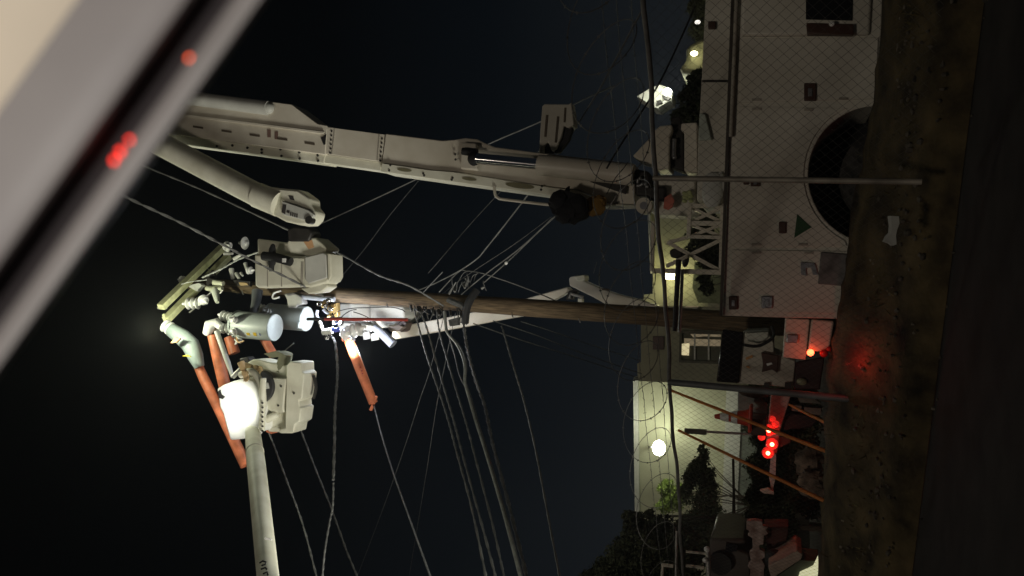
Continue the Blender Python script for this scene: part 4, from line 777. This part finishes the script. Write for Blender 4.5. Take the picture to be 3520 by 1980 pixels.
# ------------------------------------------------------------------ trees and shrubs
leafd = mat('dark_leaves', (.060, .072, .034), .8, var=.5, scale=1.5); leafo = mat('olive_leaves', (.055, .058, .022), .8, var=.5, scale=1.5); leafb = mat('lamplit_leaves', (.22, .30, .06), .7, var=.4, scale=3)  # the brightest leaves hold the wall lamp's light in their colour
bark = mat('bark', (.07, .055, .04), .9, bump=.5)
def crown(mb, c, rx, ry, rz, n, s, fill=.25):
    for k in range(n):
        v = Vector((random.gauss(0, 1), random.gauss(0, 1), random.gauss(0, 1))).normalized()*random.uniform(fill, 1.0)**.7
        k_ = 1+.18*math.sin(5*v.x+3*v.z)+.12*math.sin(9*v.y-4*v.z); p = c+Vector((v.x*rx*k_, v.y*ry*k_, v.z*rz*k_))
        a = Vector((random.gauss(0, 1), random.gauss(0, 1), random.gauss(0, 1))).normalized(); b_ = a.cross(Vector((random.gauss(0, 1), random.gauss(0, 1), random.gauss(0, 1)))).normalized()
        L = s*random.uniform(.6, 1.5); mb.add([p-a*L, p+b_*L*.38, p+a*L, p-b_*L*.38], [(0, 1, 2, 3)])
def tree(name, label, cat, Y, clumps, m, base, s=.09, dens=1.0, group=None, zb=.16, fat=1.0):
    bp = P(base[0], base[1], Y); bp.z = zb
    t = thing(name, label, cat, bp, group); b = MB(); tr_ = MB(); cs = []
    for (x, y, rx, rz) in clumps:
        rx *= fat; rz *= fat; c = P(x, y, Y); k = mpp(c); s_ = s*.55; n = int(dens*(rx*rz)*k*k*38/(s_*s_)); n = min(n, 12000)
        c.y += random.uniform(-.4, .4)*rz*k*.5
        crown(b, c, rz*k, (rx+rz)/2*k*.8, rx*k, n, s_); cs.append(c)
    mid_ = sum(cs, Vector((0, 0, 0)))/len(cs); fork = bp+(mid_-bp)*.55; fork.x = bp.x+(mid_.x-bp.x)*.3
    tr_.tube([bp, fork], [.07, .05], 8)
    for c in cs: tr_.tube([fork, fork+(c-fork)*.6+Vector((0, 0, .08)), c], [.016, .010, .004], 6)
    b.build('crown', m, t, smooth=False); tr_.build('trunk', bark, t); return t
BTY = onA(2300, 1700, 1.3).y
tree('dark_tree', 'large dark tree at the near end of the lit building, its crown the biggest', 'tree', 15, [(2200, 1900, 95, 110), (2150, 1960, 80, 90), (2260, 1830, 60, 60), (2090, 1975, 60, 70), (2330, 1900, 80, 110), (2040, 2010, 60, 60), (2180, 1800, 35, 40), (2300, 1960, 90, 80)], leafd, (2700, 1930), .085, .8, fat=1.1)
tree('leafy_shrub', 'olive green tip of foliage glowing at the left edge of the dark tree', 'shrub', 17, [(2155, 1775, 18, 24), (2190, 1800, 30, 26), (2230, 1770, 18, 22)], leafo, (2690, 1790), .09)
tree('bright_tree', 'young tree in front of the lit cream wall, lamplight painted into its green leaves', 'tree', BTY, [(2290, 1680, 24, 28), (2312, 1720, 30, 28), (2282, 1740, 24, 18), (2330, 1690, 18, 26)], leafb, (2690, 1715), .10, .8, fat=1.25)
tree('ragged_tree', 'ragged dark tree spreading across the lit wall right of the bright one', 'tree', 21, [(2430, 1720, 34, 50), (2400, 1610, 26, 34), (2420, 1570, 14, 24), (2375, 1640, 20, 26), (2432, 1650, 22, 34), (2360, 1690, 18, 26), (2420, 1800, 60, 50), (2370, 1850, 50, 60), (2440, 1870, 46, 50), (2410, 1545, 8, 14)], leafd, (2690, 1760), .075, .7, fat=1.4)
tree('hedge_row', 'tall black hedge filling the gap under the lit wall behind the red lamps', 'hedge', 19, [(2600+22*(i%3), 1345+42*i, 42, 44) for i in range(16)]+[(2680, 1345+46*i, 46, 46) for i in range(15)], leafd, (2740, 1650), .075, .7)
tree('hedge_row', 'low black hedge between the dark fence post and the low pale wall', 'hedge', 14, [(2770+10*(i%2), 1350+36*i, 46, 34) for i in range(12)]+[(2735, 1370+44*i, 36, 36) for i in range(9)], leafd, (2850, 1600), .06, .5)
tree('cypress', 'dark rounded cypress low beside the light posts', 'shrub', 17, [(2600, 1610, 30, 40), (2640, 1640, 40, 44), (2690, 1660, 40, 50), (2590, 1700, 26, 44), (2640, 1720, 40, 40)], leafd, (2720, 1650), .06, .9)
tree('hedge', 'low dark hedge between the cypress and the pinkish post', 'shrub', 15.5, [(2640, 1770, 56, 40), (2600, 1770, 40, 30), (2690, 1780, 50, 50), (2690, 1850, 50, 50), (2700, 1930, 50, 50)], leafd, (2730, 1800), .06, .9)
tree('rear_tree', 'black tree above the truck body beside the white gable', 'tree', 19, [(2390, 330, 56, 60), (2350, 400, 44, 40), (2400, 270, 40, 40), (2330, 440, 26, 26), (2420, 400, 50, 40)], leafd, (2660, 350), .09)
tree('rear_tree', 'dim olive tree in the upper corner behind the truck cab', 'tree', 27, [(2410, 90, 40, 60), (2420, 30, 40, 60), (2390, 20, 26, 40), (2425, -40, 50, 50)], leafo, (2660, 60), .11)
tree('garden_shrub', 'dark shrub seen through the truck rack beneath the square lamp', 'shrub', 17, [(2420, 960, 26, 20), (2430, 990, 26, 24), (2440, 920, 20, 14), (2410, 880, 16, 16), (2420, 740, 46, 34), (2420, 800, 40, 30), (2400, 850, 40, 40), (2445, 900, 40, 40), (2450, 850, 40, 40), (2390, 800, 30, 30)], leafd, (2690, 960), .06)

# ------------------------------------------------------------------ second work vehicle, cone and lamps left of the pole
YV = 12.0
v2 = thing('service_truck', 'white service truck tail with a black rear window left of the pole', 'truck', P(2980, 1240, YV+.5))
plate([(2552, 1140), (2640, 1138), (2660, 1180), (2660, 1215), (2735, 1240), (2726, 1332), (2540, 1318)], YV, 1.6).build('tail_body', bodyw, v2, bevel=.015)
plate([(2484, 1132), (2556, 1142), (2540, 1318), (2462, 1312)], YV-.05, 1.4).build('rear_window', mat('black_glass', (.012, .010, .011), .15), v2, bevel=.02)
plate([(2616, 1212), (2640, 1216), (2676, 1222), (2672, 1282), (2655, 1270), (2618, 1280), (2622, 1250)], YV-.08, .08).build('tail_bracket', brown, v2, bevel=.01)
plate([(2634, 1250), (2652, 1246), (2656, 1252), (2638, 1258)], YV-.10, .03).build('plate_lamp', porcel, v2)
plate([(2735, 1244), (2835, 1226), (2818, 1340), (2728, 1336)], YV-.03, 1.4).build('lower_body', mat('dark_red_body', (.035, .012, .012), .5), v2, bevel=.02)
MB().blob(P(2756, 1312, YV-.06), .05, .03, .07).build('back_lamp', mat('olive_lens', (.30, .28, .18), .4), v2)
each('reflector', mat('peach_reflector', (.65, .33, .12), .4), v2, [flat([(2562, 1230), (2586, 1220), (2588, 1228), (2566, 1238)], YV-.02), flat([(2564, 1258), (2574, 1258), (2580, 1268), (2568, 1264)], YV-.02)])
each('bumper_block', dark, v2, [plate(rect(2698, 1316, 2720, 1336), YV-.06, .06), plate(rect(2626, 1318, 2644, 1334), YV-.06, .06)])
MB().tube(smoothpts([P(2550, 1184, YV-.2), P(2600, 1190, YV-.2), P(2640, 1174, YV-.2), P(2660, 1150, YV-.2), P(2652, 1120, YV-.2)], 5), .022, 8).build('air_hose', black, v2)
plate([(2560, 1146), (2642, 1140), (2640, 1160), (2610, 1182), (2570, 1172)], YV-.06, .05).build('white_flap', pale, v2, bevel=.01)
# red lit tail of the trailer behind
v3 = thing('trailer', 'tapered pinkish trailer tail carrying a cluster of red lamps', 'trailer', P(2980, 1450, 13.5))
plate([(2650, 1354), (2722, 1352), (2700, 1420), (2682, 1478), (2672, 1560), (2630, 1556), (2640, 1450)], 13.5, .5).build('tail_post', mat('trailer_paint', (.50, .42, .38), .5, var=.2, scale=4), v3, bevel=.015)
plate([(2536, 1350), (2640, 1352), (2636, 1430), (2536, 1420)], 13.8, .6).build('toolbox', mat('toolbox_grey', (.22, .23, .21), .6, var=.25, scale=4), v3, bevel=.015)
each('cargo', mat('dull_cargo', (.10, .075, .055), .8, var=.5, scale=9), v3, [plate([(2536, 1346), (2660, 1340), (2650, 1362), (2600, 1372), (2550, 1358)], 13.6, .3), plate([(2590, 1378), (2622, 1370), (2640, 1390), (2610, 1402)], 13.6, .2), plate([(2580, 1420), (2638, 1424), (2634, 1500), (2570, 1490)], 13.75, .3)])
each('crate_board', mat('board_grey', (.20, .19, .16), .8, var=.3), v3, [plate([(2724, 1392), (2756, 1396), (2752, 1416), (2722, 1412)], 13.4, .2), plate([(2764, 1400), (2822, 1404), (2824, 1428), (2766, 1420)], 13.4, .2), plate([(2740, 1362), (2800, 1372), (2824, 1388), (2750, 1384)], 13.45, .2)])
plate([(2720, 1420), (2820, 1432), (2790, 1470), (2690, 1480), (2700, 1440)], 13.6, .3).build('trailer_bed', black, v3, bevel=.02)
rg = mat('red_lamp_glow', (.8, .1, .05), .3, emit=((1, .10, .04), 34)); rd = mat('red_lamp_lens', (.6, .02, .015), .25, emit=((1, .03, .02), .6))
for (x, y) in ((2643, 1480), (2654, 1528), (2640, 1558)):
    o = MB().lathe(P(x, y, 13.40), [(.02, -.05), (.075, -.04), (.095, .05)], 18, (0, 1, 0)).build('tail_lamp', rd, v3); MB().blob(P(x, y, 13.32), .032, .02, .032).build('bulb', rg, o)
    lamp('POINT', 'trailer_and_bank_light', P(x, y, 13.15), .55, (1, .05, .03), shadow_soft_size=.03)
each('side_marker', rd, v3, [dot(2656, 1440, 13.4, .05), dot(2666, 1458, 13.4, .06), dot(2664, 1484, 13.4, .04), dot(2618, 1502, 13.4, .06)])
plate([(2650, 1562), (2668, 1560), (2666, 1640), (2654, 1700), (2644, 1640)], 13.6, .12).build('light_pole', mat('frosted_post', (.50, .50, .46), .5), v3)
plate([(2612, 1686), (2640, 1680), (2660, 1690), (2660, 1700), (2625, 1696)], 13.5, .1).build('mud_flap', bodyw, v3)
plate([(2676, 1500), (2720, 1506), (2716, 1524), (2680, 1540)], 13.5, .15).build('hitch', brown, v3, bevel=.01)
lamp('POINT', 'trailer_and_bank_light', P(2890, 1480, 9.9), 1.8, (1, .04, .03), shadow_soft_size=.05)  # unseen lamp added over the bank for its red glow, apart from the trailer
cone = thing('traffic_cone', 'orange traffic cone with two white bands standing behind the fence', 'traffic cone', P(2580, 1437, 12.9))
axd = (P(2456, 1431, 12.9)-P(2580, 1437, 12.9)); hc = axd.length; axd.normalize(); cb = P(2580, 1437, 12.9); cm = mat('cone_red', (.55, .06, .03), .5)
MB().lathe(cb, [(.15, .03), (.135, .02*hc), (.085, .46*hc), (.05, .8*hc), (.032, .985*hc), (.02, hc)], 22, axd).build('cone_body', cm, cone)
for a, c_ in ((.36, .53), (.60, .84)): MB().lathe(cb, [(.135-.10*a+.004, a*hc), (.135-.10*c_+.005, c_*hc)], 22, axd).build('white_band', porcel, cone)
MB().box(cb, .40, .40, .05).build('cone_foot', cm, cone, bevel=.02)
plate([(2542, 1448), (2580, 1440), (2636, 1440), (2634, 1500), (2580, 1496), (2572, 1470)], 13.0, .5).build('cone_carrier', brown, v3, bevel=.02)
pd_ = thing('paddle_sign', 'grey rectangular paddle on a thin rod before the lit wall', 'sign', P(2600, 1490, 14))
plate([(2352, 1473), (2430, 1477), (2428, 1496), (2353, 1490)], 14, .05).build('paddle_blade', mat('paddle_grey', (.10, .11, .09), .6), pd_, bevel=.006); MB().tube([P(2429, 1484, 14.02), P(2588, 1493, 14.02)], .022, 8).build('rod', galv, pd_)
# thin orange poles
op = mat('orange_pole', (.62, .22, .05), .5, var=.2, scale=6)
for (x0, y0, x1, y1, Y, lb_) in ((2296, 1338, 2850, 1555, 11, 'thin orange pole slanting down from behind the dark fence post to the weeds'), (2332, 1479, 2868, 1738, 11, 'thin orange pole crossing in front of the paddle sign and the lit wall'), (2712, 1390, 2850, 1458, 12.6, 'short orange pole low beside the trailer bed')):
    p0 = P(x0, y0, Y); tag(MB().tube([p0, P((x0+x1)/2, (y0+y1)/2+1, Y-.4), P(x1, y1, Y-.8)], [.017, .022, .026], 10).build('orange_pole', op), lb_, 'pole', 'thin orange poles')
# pinkish post, bin, gate, parked car, low wall at the lower left of the upright scene
po = thing('wrapped_post', 'pale wrapped post with torn edges lit pink', 'post', P(2700, 1900, 12.5))
pk = mat('peeling_white', (.40, .32, .29), .8, var=.5, scale=7, dirt=(.14, .07, .055))
plate([(2566, 1790), (2588, 1788), (2620, 1792), (2622, 1808), (2640, 1812), (2632, 1822), (2642, 1834), (2626, 1842), (2624, 1872), (2610, 1874), (2612, 1890), (2628, 1896), (2630, 1916), (2618, 1924), (2630, 1944), (2626, 1960), (2630, 2060), (2572, 2060), (2580, 1960), (2570, 1945), (2582, 1930), (2576, 1900), (2588, 1890), (2586, 1850), (2570, 1840), (2578, 1826), (2566, 1820)], 12.5, .12).build('post_shaft', pk, po, bevel=.006)
plate([(2625, 1812), (2712, 1812), (2706, 1850), (2690, 1902), (2640, 1900), (2632, 1850)], 12.7, .5).build('post_panel', mat('dark_red_panel', (.085, .032, .027), .8, var=.4, scale=5), po, bevel=.02)
tag(MB().blob(P(2664, 1925, 12.5), .16, .14, .15, .06).build('spare_tyre', black), 'black tyre lying beside the wrapped post', 'tyre')
gt = thing('white_gate', 'white tubular gate frame below the dark tree', 'gate', P(2650, 1950, 12))
for q in ((2278, 1938, 2272, 2080, 10), (2276, 1942, 2314, 1946, 12), (2358, 1944, 2420, 1952, 11), (2326, 1826, 2322, 2080, 9), (2358, 1896, 2432, 1904, 8), (2432, 1890, 2442, 2080, 18)):
    a = P(q[0], q[1], 12); MB().tube([a, P(q[2], q[3], 12)], q[4]*.5*mpp(a), 10).build('gate_bar', galv if q[0] in (2326, 2432) else white, gt)
each('gate_cap', porcel, gt, [dot(2430, 1888, 11.95, .045), dot(2424, 1926, 11.95, .04)])
pc = thing('parked_pickup', 'dim parked pickup between the gate and the wrapped post', 'pickup', P(2640, 1940, 14.5))
plate([(2440, 1850), (2562, 1852), (2566, 1870), (2520, 1880), (2580, 1905), (2588, 2050), (2440, 2050), (2436, 1900)], 14.5, 1.8).build('body', mat('dull_paint', (.085, .07, .06), .4), pc, bevel=.05)
plate([(2496, 1866), (2536, 1874), (2532, 1896), (2492, 1898)], 14.46, .05).build('windscreen', MATS['dark_glass'], pc); MB().lathe(P(2476, 1938, 14.4), [(.05, 0), (.19, -.02), (.20, .15)], 24, (0, 1, 0)).build('wheel', black, pc)
rb = tag(plate([(2516, 1580), (2524, 1580), (2530, 1850), (2514, 1850), (2518, 1700)], 18, .08).build('dark_branch', bark), 'thin dark dead branch along the pale band of the lit wall', 'branch')
lw = plate([(2790, 1660), (2792, 1760), (2782, 1790), (2790, 2100), (2722, 2100), (2725, 1800), (2732, 1660)], 16, .3); tag(lw.build('garden_wall', mat('low_wall', (.30, .31, .22), .9, var=.25, scale=3)), 'low pale wall running along the foot of the dark hedge', 'wall')
aw = thing('lit_hut', 'small hut with a slanted pinkish roof board over a lit window at the picture edge', 'hut', P(2850, 1960, 12))
plate([(2740, 1892), (2760, 1906), (2752, 1925), (2652, 1990), (2640, 1948)], 12, .8).build('roof_board', mat('hut_board', (.42, .32, .26), .8, var=.2), aw, bevel=.015)
plate([(2752, 1926), (2816, 1930), (2818, 2060), (2640, 2060), (2656, 1992)], 12.2, .6).build('hut_wall', mat('hut_wall', (.10, .11, .08), .8), aw)
plate([(2812, 1912), (2816, 2000), (2740, 2000), (2750, 1968), (2796, 1946)], 12.15, .04).build('lit_window', mat('hut_window_glow', (.8, .8, .5), .4, emit=((1, .98, .6), .55)), aw)
b = MB(); b.blob(P(2796, 1690, 11), .10, .06, .16, .2); b.blob(P(2780, 1590, 11.2), .22, .1, .16, .25); b.blob(P(2790, 1650, 11), .12, .08, .16, .25)
tag(b.build('brush_heap', mat('pale_brush', (.22, .16, .12), .9, var=.5, scale=8, bump=.8)), 'ragged pinkish brush heap at the end of an orange pole', 'brush heap')
b = MB(); b.prism(PP([(3062, 742), (3090, 744), (3092, 768), (3084, 790), (3080, 808), (3082, 840), (3072, 844), (3062, 836), (3044, 830), (3052, 812), (3064, 800), (3066, 775)], 6.95), (0, .03, .02))
tag(b.build('paper_scrap', mat('paper_white', (.42, .42, .39), .9)), 'crumpled white paper scrap lying in the weeds under the wheel', 'paper')
# ------------------------------------------------------------------ thin night haze that glows round the lamps
hz = bpy.data.materials.new('night_haze'); hz.use_nodes = True; t = hz.node_tree; t.nodes.clear()
ho = t.nodes.new('ShaderNodeOutputMaterial'); pv = t.nodes.new('ShaderNodeVolumePrincipled'); pv.inputs['Density'].default_value = 0.0011; pv.inputs['Color'].default_value = (.9, .92, .95, 1); pv.inputs['Anisotropy'].default_value = .55
t.links.new(pv.outputs[0], ho.inputs['Volume'])
hb = MB().box((0, 20, 15), 70, 60, 32).build('haze', hz, smooth=False); tag(hb, 'thin night haze hanging in the air around the lamps', 'haze', kind='stuff')
